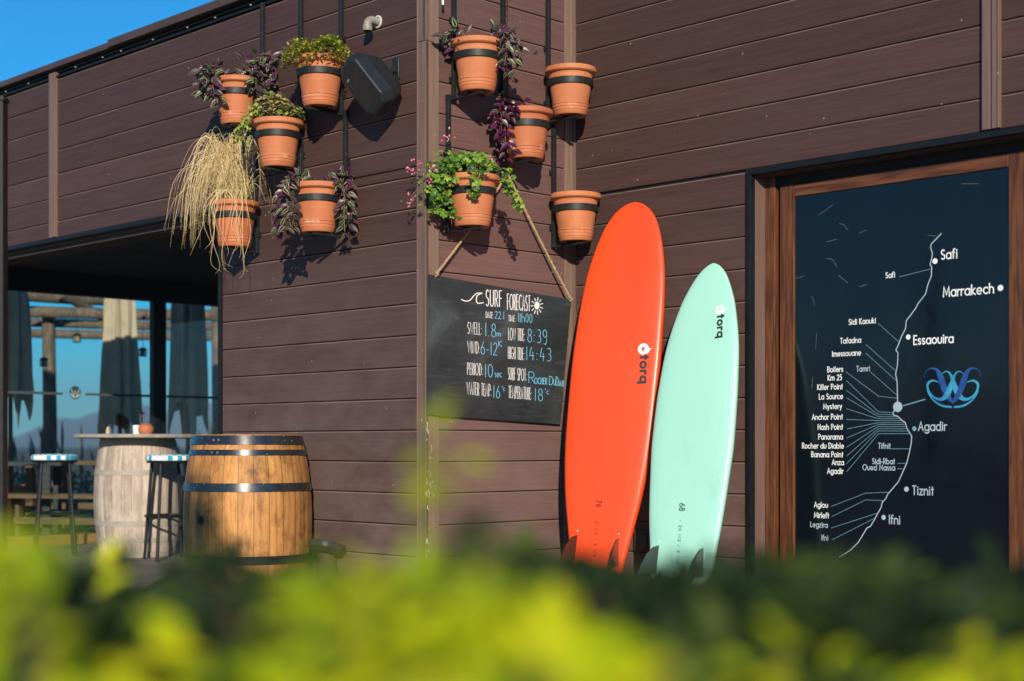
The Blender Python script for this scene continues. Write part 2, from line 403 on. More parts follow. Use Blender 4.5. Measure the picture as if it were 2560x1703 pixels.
# ------------------------------------------------------------------ single-stroke lettering
def arc(cx, cy, rx, ry, a0, a1, n=None):
    n = n or max(4, int(abs(a1 - a0) / 22))
    return [(cx + rx * math.cos(R(a0 + (a1 - a0) * i / n)), cy + ry * math.sin(R(a0 + (a1 - a0) * i / n))) for i in range(n + 1)]
X_ = .64
def _ring(cx=.31): return arc(cx, .32, .31, .32, 90, 450, 18)
def _dot(x, y): return [(x - .035, y), (x + .035, y)]
GL = {
 'a': (.62, [_ring(), [(.62, X_), (.62, 0)]]), 'b': (.62, [_ring(), [(0, 1), (0, 0)]]), 'c': (.52, [arc(.31, .32, .31, .32, 48, 312)]),
 'd': (.62, [_ring(), [(.62, 1), (.62, 0)]]), 'e': (.62, [[(0, .32)] + arc(.31, .32, .31, .32, 0, 310)]),
 'f': (.28, [arc(.24, .82, .14, .18, 60, 180) + [(.10, 0)], [(0, X_), (.26, X_)]]),
 'g': (.62, [_ring(), [(.62, X_)] + arc(.31, -.06, .31, .24, 0, -150)]), 'h': (.52, [[(0, 1), (0, 0)], [(0, .36)] + arc(.26, .38, .26, .26, 180, 0) + [(.52, 0)]]),
 'i': (.10, [[(.05, X_), (.05, 0)], _dot(.05, .86)]), 'k': (.46, [[(0, 1), (0, 0)], [(.42, X_), (.03, .30), (.46, 0)]]), 'l': (.10, [[(.05, 1), (.05, 0)]]),
 'm': (.88, [[(0, X_), (0, 0)], [(0, .38)] + arc(.22, .42, .22, .22, 180, 0) + [(.44, 0)], [(.44, .40)] + arc(.66, .42, .22, .22, 180, 0) + [(.88, 0)]]),
 'n': (.52, [[(0, X_), (0, 0)], [(0, .36)] + arc(.26, .38, .26, .26, 180, 0) + [(.52, 0)]]), 'o': (.62, [_ring()]),
 'q': (.62, [_ring(), [(.62, X_), (.62, -.32)]]), 'r': (.26, [[(0, X_), (0, 0)], [(0, .36)] + arc(.24, .38, .24, .25, 180, 70)]),
 's': (.38, [arc(.19, .48, .17, .16, 40, 270, 9) + arc(.19, .16, .18, .16, 90, -140, 9)[1:]]), 't': (.28, [[(.13, .92), (.13, 0)], [(0, X_), (.27, X_)]]),
 'u': (.52, [[(0, X_)] + arc(.26, .26, .26, .26, 180, 360) + [(.52, X_)]]), 'y': (.5, [[(0, X_), (.26, .02)], [(.5, X_), (.14, -.30)]]), 'z': (.44, [[(0, X_), (.42, X_), (0, 0), (.44, 0)]]),
 'x': (.44, [[(0, X_), (.44, 0)], [(.44, X_), (0, 0)]]),
 'A': (.7, [[(0, 0), (.35, 1), (.7, 0)], [(.13, .34), (.57, .34)]]), 'B': (.5, [[(0, 0), (0, 1), (.24, 1)] + arc(.24, .76, .2, .24, 90, -90)[1:] + arc(.26, .26, .24, .26, 90, -90)[1:] + [(0, 0)], [(0, .52), (.24, .52)]]),
 'C': (.72, [arc(.48, .5, .48, .5, 50, 310)]), 'D': (.62, [[(0, 0), (0, 1), (.2, 1)] + arc(.2, .5, .44, .5, 90, -90)[1:] + [(0, 0)]]),
 'E': (.42, [[(.42, 1), (0, 1), (0, 0), (.42, 0)], [(0, .53), (.38, .53)]]), 'F': (.4, [[(.4, 1), (0, 1), (0, 0)], [(0, .53), (.36, .53)]]),
 'G': (.9, [arc(.48, .5, .48, .5, 45, 355) + [(.5, .46)]]), 'H': (.58, [[(0, 0), (0, 1)], [(.58, 0), (.58, 1)], [(0, .53), (.58, .53)]]),
 'I': (.02, [[(.01, 0), (.01, 1)]]), 'K': (.52, [[(0, 0), (0, 1)], [(.48, 1), (.02, .5), (.52, 0)]]), 'L': (.38, [[(0, 1), (0, 0), (.38, 0)]]),
 'M': (.8, [[(0, 0), (.08, 1), (.4, .2), (.72, 1), (.8, 0)]]), 'N': (.6, [[(0, 0), (0, 1), (.6, 0), (.6, 1)]]), 'O': (.96, [arc(.48, .5, .48, .5, 90, 450, 22)]),
 'P': (.48, [[(0, 0), (0, 1), (.24, 1)] + arc(.24, .74, .24, .26, 90, -90)[1:] + [(0, .48)]]),
 'R': (.5, [[(0, 0), (0, 1), (.24, 1)] + arc(.24, .74, .24, .26, 90, -90)[1:] + [(0, .48)], [(.22, .48), (.5, 0)]]),
 'S': (.48, [arc(.24, .75, .22, .25, 40, 270, 10) + arc(.24, .25, .24, .25, 90, -140, 10)[1:]]), 'T': (.5, [[(0, 1), (.5, 1)], [(.25, 1), (.25, 0)]]),
 'U': (.58, [[(0, 1)] + arc(.29, .28, .29, .28, 180, 360) + [(.58, 1)]]), 'W': (.9, [[(0, 1), (.24, 0), (.45, .85), (.66, 0), (.9, 1)]]),
 '0': (.52, [arc(.26, .5, .26, .5, 90, 450, 18)]), '1': (.04, [[(.02, 1), (.02, 0)]]), '2': (.5, [arc(.25, .74, .24, .26, 160, -30, 9) + [(0, 0), (.5, 0)]]),
 '3': (.46, [arc(.2, .76, .22, .24, 130, -90, 9) + arc(.2, .27, .25, .27, 90, -130, 9)[1:]]), '4': (.5, [[(.2, 1), (.02, .34), (.5, .34)], [(.38, .6), (.38, 0)]]),
 '5': (.46, [[(.42, 1), (.08, 1), (.04, .55)] + arc(.2, .32, .26, .32, 110, -130, 10)]), '6': (.5, [[(.36, 1)] + arc(.26, .28, .25, .29, 150, 510, 16)]),
 '7': (.46, [[(0, 1), (.46, 1), (.14, 0)]]), '8': (.46, [arc(.23, .76, .19, .24, -90, 270, 14) + arc(.23, .26, .23, .26, 90, -270, 14)[1:]]),
 '9': (.46, [arc(.22, .72, .22, .28, 0, 360, 14) + [(.42, .1), (.3, -.12), (.1, -.05)]]),
 ':': (.06, [_dot(.03, .1), _dot(.03, .55)]), '.': (.06, [_dot(.03, .03)]), '-': (.3, [[(0, .36), (.3, .36)]]), "'": (.04, [[(.02, 1), (.02, .8)]]), '/': (.4, [[(0, 0), (.4, 1)]]),
 'o_': (.2, [arc(.1, .9, .08, .09, 0, 360, 8)]), ' ': (.26, [])}
def ribbon(mb, pts, wd, fn, closed_ok=True, col=None):
    P = []
    for p in pts:
        if not P or (abs(p[0] - P[-1][0]) + abs(p[1] - P[-1][1])) > 1e-7: P.append(p)
    n = len(P)
    if n < 2: return
    ws = wd if isinstance(wd, (list, tuple)) else [wd] * n
    if len(ws) < n: ws = list(ws) + [ws[-1]] * (n - len(ws))
    cl = closed_ok and n > 3 and abs(P[0][0] - P[-1][0]) + abs(P[0][1] - P[-1][1]) < 1e-6
    if cl: P = P[:-1]; n -= 1
    vs = []
    for i in range(n):
        a = P[i - 1] if (i or cl) else None
        b = P[(i + 1) % n] if (i < n - 1 or cl) else None
        d = []
        if a: l = math.hypot(P[i][0] - a[0], P[i][1] - a[1]) or 1e-9; d.append(((P[i][0] - a[0]) / l, (P[i][1] - a[1]) / l))
        if b: l = math.hypot(b[0] - P[i][0], b[1] - P[i][1]) or 1e-9; d.append(((b[0] - P[i][0]) / l, (b[1] - P[i][1]) / l))
        nx, ny = -sum(q[1] for q in d), sum(q[0] for q in d)
        l = math.hypot(nx, ny)
        if l < 1e-6: nx, ny, l = -d[0][1], d[0][0], 1
        nx, ny = nx / l, ny / l
        k = ws[i] / 2
        if len(d) == 2: k /= max(.45, abs(nx * -d[0][1] + ny * d[0][0]))
        e = 0
        if not cl and i == 0: e = -ws[i] * .4
        if not cl and i == n - 1: e = ws[i] * .4
        bx, by = P[i][0] + d[0][0] * e, P[i][1] + d[0][1] * e
        vs += [fn(bx + nx * k, by + ny * k), fn(bx - nx * k, by - ny * k)]
    m = n if cl else n - 1
    mb.add(vs, [(2 * i, 2 * i + 1, (2 * ((i + 1) % n)) + 1, 2 * ((i + 1) % n)) for i in range(m)], col)
_layer = [0]
def plane_fn(y):
    def g():
        _layer[0] = (_layer[0] + 1) % 11
        yy = y - _layer[0] * 6e-5
        return lambda a, b: (a, yy, b)
    return g
def text(mb, s, x, z, h, th, mk, sx=1.0, gap=.16, align='l', jit=0, slope=0, rnd=None):
    tot, glyphs = 0, []
    i = 0
    while i < len(s):
        k = 'o_' if s[i] == '°' else s[i]
        if k == '~': i += 1; continue
        glyphs.append(GL[k]); i += 1
    wtot = sum(g[0] for g in glyphs) + gap * (len(glyphs) - 1)
    cx = 0 if align == 'l' else -wtot if align == 'r' else -wtot / 2
    for wd, st in glyphs:
        jx = rnd.uniform(-jit, jit) if rnd else 0
        jz = rnd.uniform(-jit, jit) if rnd else 0
        for k in st:
            pts = [(x + (cx + px + jx) * h * sx, z + (pz + jz) * h + slope * (cx + px) * h * sx) for px, pz in k]
            ribbon(mb, pts, th, mk())
        cx += wd + gap
    return wtot * h * sx

# ------------------------------------------------------------------ the setting: ground, hills
def sheet(name, x0, x1, y0, y1, z, mat):
    m = MB(); m.add([(x0, y0, z), (x1, y0, z), (x1, y1, z), (x0, y1, z)], [(0, 1, 2, 3)])
    return tag(m.build(name, mat), None, None, kind='structure')
GRASSM = M('dry_turf', (.05, .06, .025), (.08, .07, .035), .95, ns=.4, bmp=.3)
sheet('ground', -2950, 2950, -2950, 2950, -.03, GRASSM)
m = MB(); m.add([(-12, -6, 0), (14, -6, 0), (14, 16, 0), (-1.6, 16, 0), (-6.2, 11.5, 0), (-12, 17, 0)], [(0, 1, 2, 3, 4, 5)])
tag(m.build('pavement', CONC), None, None, kind='structure')
HILLM = M('hillside_scrub', (.13, .13, .09), (.20, .18, .13), .95, ns=.012, detail=10)
def hills(name, a0, a1, dist, hts, seed):
    rnd = random.Random(seed)
    m = MB(); n = 90; vs = []
    ph = [rnd.uniform(0, 6.28) for _ in range(9)]
    for i in range(n + 1):
        t = i / n
        a = R(a0 + (a1 - a0) * t)
        hh = interp(hts, t) * (1 + .06 * math.sin(t * 37 + ph[0]) + .03 * math.sin(t * 91 + ph[1]))
        for j in range(9):
            u = j / 8
            d = dist * (1 + .5 * u)
            z = hh * (1 - (1 - u) ** 1.7) * (1 + .05 * math.sin(t * 60 + u * 9 + ph[2])) if j else -2
            vs.append((math.sin(a) * d, math.cos(a) * d, z))
    m.add(vs, [(i * 9 + j, (i + 1) * 9 + j, (i + 1) * 9 + j + 1, i * 9 + j + 1) for i in range(n) for j in range(8)], None, True)
    return tag(m.build(name, HILLM), None, None, kind='structure')
hills('hills', -19.6, -4, 1900, [(0, 0), (.06, 12), (.16, 40), (.30, 66), (.42, 72), (.6, 78), (.8, 60), (1, 50)], 3)
hills('hills', -175, -60, 900, [(0, 60), (.3, 75), (.5, 50), (.8, 66), (1, 20)], 8)  # unseen hills out of frame, added for the door glass to reflect

# ------------------------------------------------------------------ the restaurant building
BLD = thing('restaurant_building', 'brown composite clad restaurant with a sunlit corner, open front and tall map door', 'building', KP)
def part(mb, name, mat, wall='a', bevel=0, parent=BLD):
    P, a = FR[wall]
    return mb.build(name, mat, parent, P - KP, a, bevel)
def rows(mb, spans, zlo, zhi):
    k = math.floor((zlo - ZC) / PITCH)
    while ZC + k * PITCH < zhi - .004:
        z0, z1 = max(zlo, ZC + k * PITCH), min(zhi, ZC + (k + 1) * PITCH)
        k += 1
        if z1 - z0 < .012: continue
        pr = [(.016, z0), (.016, z0 + .0042), (.003, z0 + .0052), (0, z0 + .008), (0, z1 - .004), (.0035, z1)]
        for x0, x1 in spans:
            vs = [(x0, y, z) for y, z in pr] + [(x1, y, z) for y, z in pr]
            n = len(pr)
            mb.add(vs, [(i, i + n, i + n + 1, i + 1) for i in range(n - 1)] + [tuple(range(n)), tuple(range(n, 2 * n))[::-1]])
TOPA = 3.46
m = MB(); rows(m, [(-1.838, -.052)], 0.0, 2.345); rows(m, [(-3.87, -.052), (-9.6, -3.93)], 2.345, TOPA)
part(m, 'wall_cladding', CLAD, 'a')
m = MB(); rows(m, [(.078, LB - .064)], 0.0, 3.56); part(m, 'wall_cladding', CLAD_LIT, 'b')
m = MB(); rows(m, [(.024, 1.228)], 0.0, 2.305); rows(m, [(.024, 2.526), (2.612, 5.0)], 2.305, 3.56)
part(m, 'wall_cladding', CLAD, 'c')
# solid cores behind the cladding
m = MB(); m.box(-1.83, -.02, .018, .22, 0, 3.5); m.box(-9.6, -1.83, .018, .20, 2.36, 3.5); part(m, 'wall_core', DARKIN, 'a')
m = MB(); m.box(.02, LB + .2, .018, .22, 0, 3.5); part(m, 'wall_core', DARKIN, 'b')
m = MB(); m.box(-.10, 1.228, .018, .22, 0, 3.5); m.box(1.228, 5.0, .018, .22, 2.345, 3.5); m.box(2.90, 5, .018, .22, 0, 2.34); part(m, 'wall_core', DARKIN, 'c')
# corner profiles
m = MB(); m.box(-.052, .012, -.010, .012, 0, 2.985); m.box(-.052, .012, -.010, .012, 2.988, 3.56)
m.box(-.056, -.050, -.013, .012, 0, 3.56)
part(m, 'corner_trim', TRIM, 'a', .002)
m = MB(); m.box(-.010, .050, -.012, .012, 0, 2.985); m.box(-.010, .050, -.012, .012, 2.988, 3.56); m.box(.051, .079, -.008, .012, 0.0, 3.56); m.box(.078, .081, -.011, .012, 0, 3.56)
part(m, 'corner_trim', TRIM_LIT, 'b', .002)
m = MB(); m.box(LB - .066, LB - .028, -.006, .012, 0, 3.56); m.box(LB - .027, LB - .004, -.012, .012, 0, 3.56); m.box(LB - .069, LB - .065, -.009, .012, 0, 3.56); part(m, 'inner_corner_trim', TRIM_LIT, 'b', .002)
m = MB(); m.box(.004, .020, -.012, .012, 0, 3.56); m.box(.0205, .026, -.016, .012, 0, 3.56); part(m, 'inner_corner_trim', TRIM, 'c', .002)
# cover strips
def strip(x0, x1, z0, z1, wall):
    m = MB(); mid = (x0 + x1) / 2
    m.box(x0, mid - .006, -.022, .01, z0, z1); m.box(mid - .007, mid + .007, -.015, .01, z0, z1); m.box(mid + .006, x1 - .006, -.022, .01, z0, z1); m.box(x1 - .007, x1, -.027, .01, z0, z1)
    part(m, 'cover_strip', TRIM, wall, .002)
strip(-3.945, -3.858, 2.35, 3.50, 'a')
strip(2.528, 2.612, 2.312, 3.56, 'c')
# roof edge: dark channel with a metal cap in two lengths
m = MB(); m.box(-9.6, -.1, -.012, .2, TOPA + .002, 3.475); m.box(-9.6, -.1, .02, .2, 3.475, 3.53); m.box(-9.6, -.1, -.004, .02, 3.498, 3.506); part(m, 'roof_channel', BLACK, 'a')
m = MB(); m.box(-3.10, -.1, -.05, .25, 3.522, 3.575); m.box(-9.6, -3.10, -.045, .25, 3.518, 3.560); part(m, 'roof_cap', CAP, 'a', .004)
SCREW = M('raw_fixing', (.34, .28, .20), (.25, .21, .16), .6)
rnd = random.Random(5)
for k in range(13):
    x = -5.0 + k * .34 + rnd.uniform(-.06, .06)
    m = MB(); m.box(x, x + .009, -.0055, .003, 3.489, 3.497)
    part(m, 'roof_fixing', SCREW, 'a')
# lintel edge angle, soffit with sliding tracks
m = MB(); m.box(-9.6, -1.845, -.02, .03, 2.318, 2.345); part(m, 'lintel_edge', BLACK, 'a', .002)
m = MB(); m.box(-9.6, -1.845, .03, .24, 2.300, 2.36)
for k in range(4): m.box(-9.6, -1.845, .060 + .05 * k, .075 + .05 * k, 2.275, 2.30)
part(m, 'soffit', CAP, 'a')
m = MB(); m.box(-1.862, -1.838, -.02, .24, 0, 2.318); part(m, 'opening_jamb', BLACK, 'a', .002)
# flat roof / ceiling over the dining corner, glass header
GS = V((-5.16, 12.52, 0))                                            # start of the glass side wall
cw = MB()
q = [KP + V((-RT, RT, 0)) * 1.0 + V((RT, RT, 0)) * .15, KP + V((-RT, RT, 0)) * 6.6 + V((RT, RT, 0)) * .15, GS + V((-RT, RT, 0)) * .12 + V((RT, RT, 0)) * .16, GS + V((-RT, RT, 0)) * .12 + V((RT, RT, 0)) * 5.4, KP + V((-RT, RT, 0)) * 1.0 + V((RT, RT, 0)) * 5.4]
q = [p - KP for p in q]
cw.add([(p.x, p.y, 2.462) for p in q] + [(p.x, p.y, 3.15) for p in q], [(0, 1, 2, 3, 4), (9, 8, 7, 6, 5)] + [(i, i + 5, (i + 1) % 5 + 5, (i + 1) % 5) for i in range(5)])
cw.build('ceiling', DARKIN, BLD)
cw = MB()
q = [KP + V((-RT, RT, 0)) * 1.84 + V((RT, RT, 0)) * .22, KP + V((-RT, RT, 0)) * 1.84 + V((RT, RT, 0)) * 5.4, KP + V((-RT, RT, 0)) * 1.6 + V((RT, RT, 0)) * 5.4, KP + V((-RT, RT, 0)) * 1.6 + V((RT, RT, 0)) * .22]
q = [p - KP for p in q]
cw.add([(p.x, p.y, 0) for p in q] + [(p.x, p.y, 2.46) for p in q], [(3, 2, 1, 0), (0, 1, 5, 4), (1, 2, 6, 5), (2, 3, 7, 6), (3, 0, 4, 7)])
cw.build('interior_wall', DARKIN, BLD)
FR['g'] = (GS, R(45))
gw = bpy.data.objects.new('glass_side_wall', None); C.objects.link(gw); gw.parent = BLD; gw.location = GS - KP; gw.rotation_euler = (0, 0, R(45))
m = MB(); m.box(0, 5.3, -.05, .05, 2.26, 2.46); m.box(0, .07, -.05, .05, .09, 2.26); m.box(2.466, 2.535, -.05, .03, .09, 2.26); m.box(2.55, 2.62, -.02, .05, .09, 2.26); m.box(5.2, 5.3, -.05, .05, .09, 2.26)
m.build('frame', BLACK, gw, bevel=.003)
m = MB(); m.box(0, 5.3, -.07, .07, 0, .088); m.build('sill', TIMBER, gw, bevel=.004)
for x0, x1 in ((.07, 2.466), (2.62, 5.2)):
    m = MB(); m.box(x0, x1, -.004, .004, .09, 2.259); m.build('pane', PANE, gw)
FROST = M('frosted_film', (.055, .075, .085), (.04, .055, .065), .7)
m = MB()
sx0, _ = wl('g', 161, 983); sx1, _ = wl('g', 213, 983)
for a, b in ((.08, sx0 - .02), (sx1, 2.46), (2.63, 5.19)): m.box(a, b, -.0065, -.005, 1.352, 1.374)
m.build('frosted_stripe', FROST, gw)
m = MB(); ex, ez = wl('g', 187, 982)
mk = plane_fn(-.007)
m.add([(ex + .058 * math.cos(k * math.pi / 18), -.007, ez + .060 * math.sin(k * math.pi / 18)) for k in range(36)], [tuple(range(36))])
emb = m.build('round_emblem', M('emblem_film', (.03, .05, .06), (.02, .035, .045), .6), gw)
m = MB(); mk = plane_fn(-.0085)
for p in ([(-.036, .030), (-.016, -.034), (.0, .020), (.016, -.034), (.036, .030)], [(-.046, -.006), (-.036, -.028), (-.014, -.042), (.014, -.042), (.036, -.028), (.046, -.006)]):
    ribbon(m, [(ex + a, ez + b) for a, b in p], .0085, mk())
m.build('emblem_letter', M('emblem_pale_film', (.40, .58, .62), (.34, .50, .55), .6), emb)

# ------------------------------------------------------------------ door with the coast map
XD0, ZD = 1.232, 2.30
m = MB(); m.box(XD0 - .004, XD0 + .022, -.022, .02, 0, ZD - .026); m.box(XD0 - .004, 4.9, -.022, .02, ZD - .026, ZD + .004); part(m, 'door_surround', BLACK, 'c', .002)
REC = .115
m = MB(); m.box(XD0, XD0 + .022, .02, REC, 0, ZD - .03); part(m, 'door_reveal', TRIM, 'c')
m = MB(); m.box(XD0 + .022, 4.9, .02, REC, ZD - .030, ZD + .03); part(m, 'door_head', CAP, 'c')
door = bpy.data.objects.new('map_door', None); C.objects.link(door); door.parent = BLD; door.location = JP - KP; door.rotation_euler = (0, 0, R(-45))
def dl(px, py, d=-REC): return wl('c', px, py, d)
xf0 = dl(1915, 800)[0]; xf1 = dl(1940, 800)[0]; xs0 = dl(1949, 800)[0]; xg0 = dl(1985, 800)[0]; xg1 = dl(2521, 800)[0]
zt = dl(1984, 492)[1]; zt2 = zt + .066
m = MB(); m.box(xf0 - .04, xf1, REC - .01, REC + .06, 0, zt2 + .05); m.build('door_frame', DOORWOOD, door, bevel=.004)
m = MB(); m.box(xf1, xs0, REC + .03, REC + .06, 0, zt2 + .02); m.build('door_seal', BLACK, door)
for a_, b_ in ((xs0, xg0), (xg1, xg1 + .14)):
    m = MB(); m.box(a_, b_, REC, REC + .05, .02, zt2); m.build('door_stile', DOORWOOD, door, bevel=.004)
for a_, b_ in ((zt, zt2 - .001), (.02, .2)):
    m = MB(); m.box(xg0, xg1, REC + .001, REC + .05, a_, b_); m.build('door_rail', RAILWOOD, door, bevel=.004)
m = MB(); m.box(xf1, xg1 + .3, REC + .01, REC + .06, zt2 + .003, zt2 + .08); m.build('door_frame', DARKIN, door)
m = MB(); m.box(xg1 + .145, xg1 + .6, REC, REC + .05, 0, zt2); m.build('door_frame', DOORWOOD, door, bevel=.004)
GY = REC + .012
m = MB(); m.box(xg0, xg1, GY, GY + .012, .2, zt); m.build('pane', DPANE, door)
def gp(px, py): return wl('c', px, py, -GY)
def z7(x, y): return gp(1860 + x / 2.24, 400 + y / 2.24)              # photo crops the lettering was measured in
def z8(x, y): return gp(1860 + x / 2.24, 850 + y / 2.24)
mk = plane_fn(GY - .0012)
m = MB()
coast = [z7(*p) for p in [(1105, 413), (1075, 445), (1050, 470), (1045, 490), (1057, 525), (1050, 560), (1043, 585), (1052, 600), (1050, 650), (1030, 700), (1018, 750), (975, 805), (960, 835), (910, 900), (905, 945), (880, 995), (868, 1030), (851, 1065), (863, 1080), (860, 1150), (850, 1200), (858, 1240), (861, 1345)]]
coast += [z8(*p) for p in [(852, 380), (835, 408), (838, 420), (862, 428), (885, 450), (903, 462), (915, 500), (930, 522), (940, 540), (937, 580), (925, 640), (912, 690), (890, 740), (865, 795), (835, 830), (805, 865), (795, 888), (775, 910), (768, 940), (745, 980), (735, 1000), (708, 1045), (690, 1052), (640, 1135), (595, 1178), (535, 1216)]]
ribbon(m, coast, .0050, mk())
m.build('coastline', DIMWHITE, door)
for p in ([(870, 655), (1050, 610)], [(755, 917), (868, 1020)], [(683, 1033), (852, 1183)], [(683, 1082), (855, 1237)], [(710, 1188), (858, 1318)], [(572, 1187), (755, 1323), (860, 1335)]):
    m = MB(); ribbon(m, [z7(*q) for q in p], .0021, mk()); m.build('pointer_line', TEALP, door)
for k, p in enumerate([[(575, 228), (755, 403), (838, 408)], [(575, 283), (752, 418), (840, 419)], [(575, 324), (752, 430), (865, 430)], [(575, 385), (750, 441), (880, 441)], [(575, 445), (750, 452), (893, 452)], [(578, 499), (750, 464), (905, 464)], [(576, 550), (750, 474), (908, 474)], [(576, 601), (750, 486), (912, 486)], [(576, 650), (750, 498), (916, 498)], [(576, 693), (752, 510), (924, 510)], [(576, 738), (755, 525), (936, 525)],
          [(820, 610), (925, 610)], [(860, 691), (912, 691)], [(860, 722), (897, 722)], [(490, 932), (682, 858), (808, 853)], [(492, 989), (682, 896), (785, 900)], [(490, 1053), (748, 970)], [(492, 1120), (735, 997)]]):
    m = MB(); ribbon(m, [z8(*q) for q in p], .0021, mk()); m.build('pointer_line', TEALP, door)
m = MB(); ribbon(m, [z8(893, 368), z8(1015, 333)], .005, mk()); m.build('pointer_line', TEALP, door)
def lab(mt, s, fx, fy, x, y, hpx, al='l', th=.0043, sx=.86):
    X, Z = (z7 if fx == 7 else z8)(x, y)
    hh = hpx / 2.24 * 7.6 / F * fy
    mb = MB(); text(mb, s, X, Z, hh, th, mk, sx=sx, align=al, gap=.23); mb.build('place_name', mt, door)
for s, fx, x, y, hp, al in [('Safi', 7, 1106, 557, 48, 'l'), ('Marrakech', 7, 1398, 745, 50, 'r'), ('Essaouira', 7, 952, 1034, 46, 'l')]: lab(WHITE, s, fx, 1, x, y, hp, al, .0064)
for s, fx, x, y in [('Safi', 7, 845, 657), ('Sidi Kaouki', 7, 738, 913), ('Tafadna', 7, 655, 1022), ('Imessouane', 7, 655, 1093), ('Boilers', 8, 555, 177), ('Km 25', 8, 548, 224), ('Killer Point', 8, 553, 275), ('La Source', 8, 554, 329), ('Mystery', 8, 548, 385), ('Anchor Point', 8, 553, 444), ('Hash Point', 8, 554, 501), ('Panorama', 8, 553, 556), ('Rocher du Diable', 8, 559, 607), ('Banana Point', 8, 555, 656), ('Anza', 8, 559, 700), ('Agadir', 8, 556, 749), ('Aglou', 8, 469, 939), ('Mirleft', 8, 476, 998)]: lab(WHITE, s, fx, 1, x, y, 29, 'r')
for s, x, y, hp, al in [('Agadir', 978, 508, 46, 'l'), ('Tiznit', 945, 866, 46, 'l'), ('Ifni', 815, 1029, 46, 'l')]: lab(DIMWHITE, s, 8, 1, x, y, hp, al, .0056)
for s, x, y in [('Tamri', 705, 174), ('Tifnit', 821, 608), ('Sidi-Rbat', 845, 695), ('Oued Massa', 845, 730), ('Legzira', 468, 1051), ('Ifni', 471, 1123)]: lab(DIMWHITE, s, 8, 1, x, y, 29, 'r', .0040)
for fz, x, y, r, mt in [(z7, 1071, 567, .0135, WHITE), (z7, 1437, 717, .014, WHITE), (z7, 921, 992, .0125, WHITE), (z8, 955, 497, .0115, TEALP), (z8, 911, 836, .0125, DIMWHITE), (z8, 783, 994, .0120, DIMWHITE), (z8, 862, 375, .0250, DIMWHITE)]:
    X, Z = fz(x, y); m = MB(); m.add([(X + r * math.cos(k * math.pi / 14), GY - .002, Z + r * math.sin(k * math.pi / 14)) for k in range(28)], [tuple(range(28))]); m.build('city_dot', mt, door)
def curve_pts(kn, n=6):
    out = []
    for i in range(len(kn) - 1):
        p0, p1, p2, p3 = kn[max(0, i - 1)], kn[i], kn[i + 1], kn[min(len(kn) - 1, i + 2)]
        for k in range(n):
            t = k / n
            out.append(tuple(.5 * (2 * p1[j] + (p2[j] - p0[j]) * t + (2 * p0[j] - 5 * p1[j] + 4 * p2[j] - p3[j]) * t * t + (3 * p1[j] - p0[j] - 3 * p2[j] + p3[j]) * t**3) for j in range(len(p1))))
    return out + [tuple(kn[-1])]
def swash(mb, kn):
    pts = curve_pts(kn)
    ribbon(mb, [z8(p[0], p[1]) for p in pts], [max(.0015, p[2]) / 2.24 * 7.2 / F * 1.35 for p in pts], mk(), False)
deep, lite = MB(), MB()
for sgn in (1, -1):
    X = lambda x: 1170 + sgn * (x - 1170)
    swash(deep, [(X(1012), 212, 2), (X(1016), 182, 3), (X(1042), 160, 5), (X(1078), 166, 12), (X(1101), 205, 25), (X(1119), 262, 27), (X(1146), 318, 22), (X(1172), 352, 8)])
    swash(lite, [(X(1108), 190, 2), (X(1136), 176, 5), (X(1160), 198, 10), (X(1182), 262, 23), (X(1206), 312, 22), (X(1240), 333, 13), (X(1280), 318, 8), (X(1306), 282, 8), (X(1310), 246, 11), (X(1284), 228, 8), (X(1252), 236, 4)])
    swash(lite, [(X(1160), 376, 8), (X(1110), 368, 9), (X(1062), 338, 7), (X(1032), 292, 6), (X(1027), 254, 5)])
deep.build('emblem', M('deep_blue_print', (.012, .055, .23), (.02, .10, .32), .5, ns=12), door)
lite.build('emblem', M('light_blue_print', (.05, .36, .55), (.03, .20, .42), .5, ns=12), door)
SCRM = M('scratched_film', (.16, .18, .19), (.10, .12, .13), .7)
for p in [[(420, 308), (455, 285), (497, 252)], [(535, 357), (560, 362), (583, 392)], [(465, 460), (522, 443)], [(645, 410), (685, 393)], [(465, 552), (495, 556), (522, 600)], [(530, 645), (582, 690)], [(380, 765), (392, 790), (394, 815)], [(648, 710), (688, 698)], [(1222, 134), (1315, 133)], [(290, 664), (340, 650)], [(408, 970), (403, 1055)], [(386, 1215), (381, 1280)], [(1030, 421), (1080, 428)]]:
    m = MB(); ribbon(m, [z7(*q) for q in p], .0022, mk()); m.build('scratch', SCRM, door)

# socket box low on the wall
m = MB(); x, z = wl('c', 1611, 1353); m.box(x - .05, x + .05, -.03, .004, z - .06, z + .06); m.box(x - .042, x + .042, -.038, -.03, z - .05, z + .05)
tag(part(m, 'wall_socket', M('grey_brown_plastic', (.07, .05, .045), (.05, .04, .035), .5), 'c', .006, None), 'small brown electrical box low on wall between the two surfboards', 'socket').location = JP
# pipe elbow
p0 = wl('a', 945, 55); fa = fmat('a')
el = thing('pipe_elbow', 'short grey plastic overflow elbow poking out of the wall above the black speaker', 'pipe', fa @ V((p0[0], 0, p0[1])), R(-45))
m = MB(); m.lathe([(.0, .0), (.034, .0), (.034, .005), (.026, .007)], 28, Matrix.Rotation(R(90), 4, 'X')); m.build('collar', PVCW, el)
m = MB(); m.tube([(0, -.004, 0), (0, -.04, 0)] + [(0, -.04 - .032 * math.sin(R(a)), -.032 + .032 * math.cos(R(a))) for a in (20, 40, 60, 80, 90)] + [(0, -.072, -.06)], .0225, 20)
m.tube([(0, -.072, -.036), (0, -.072, -.062)], .0262, 20); m.build('elbow', PVC, el)
m = MB(); m.tube([(0, -.072, -.0622), (0, -.072, -.0630)], .021, 20); m.build('opening', DARKIN, el)
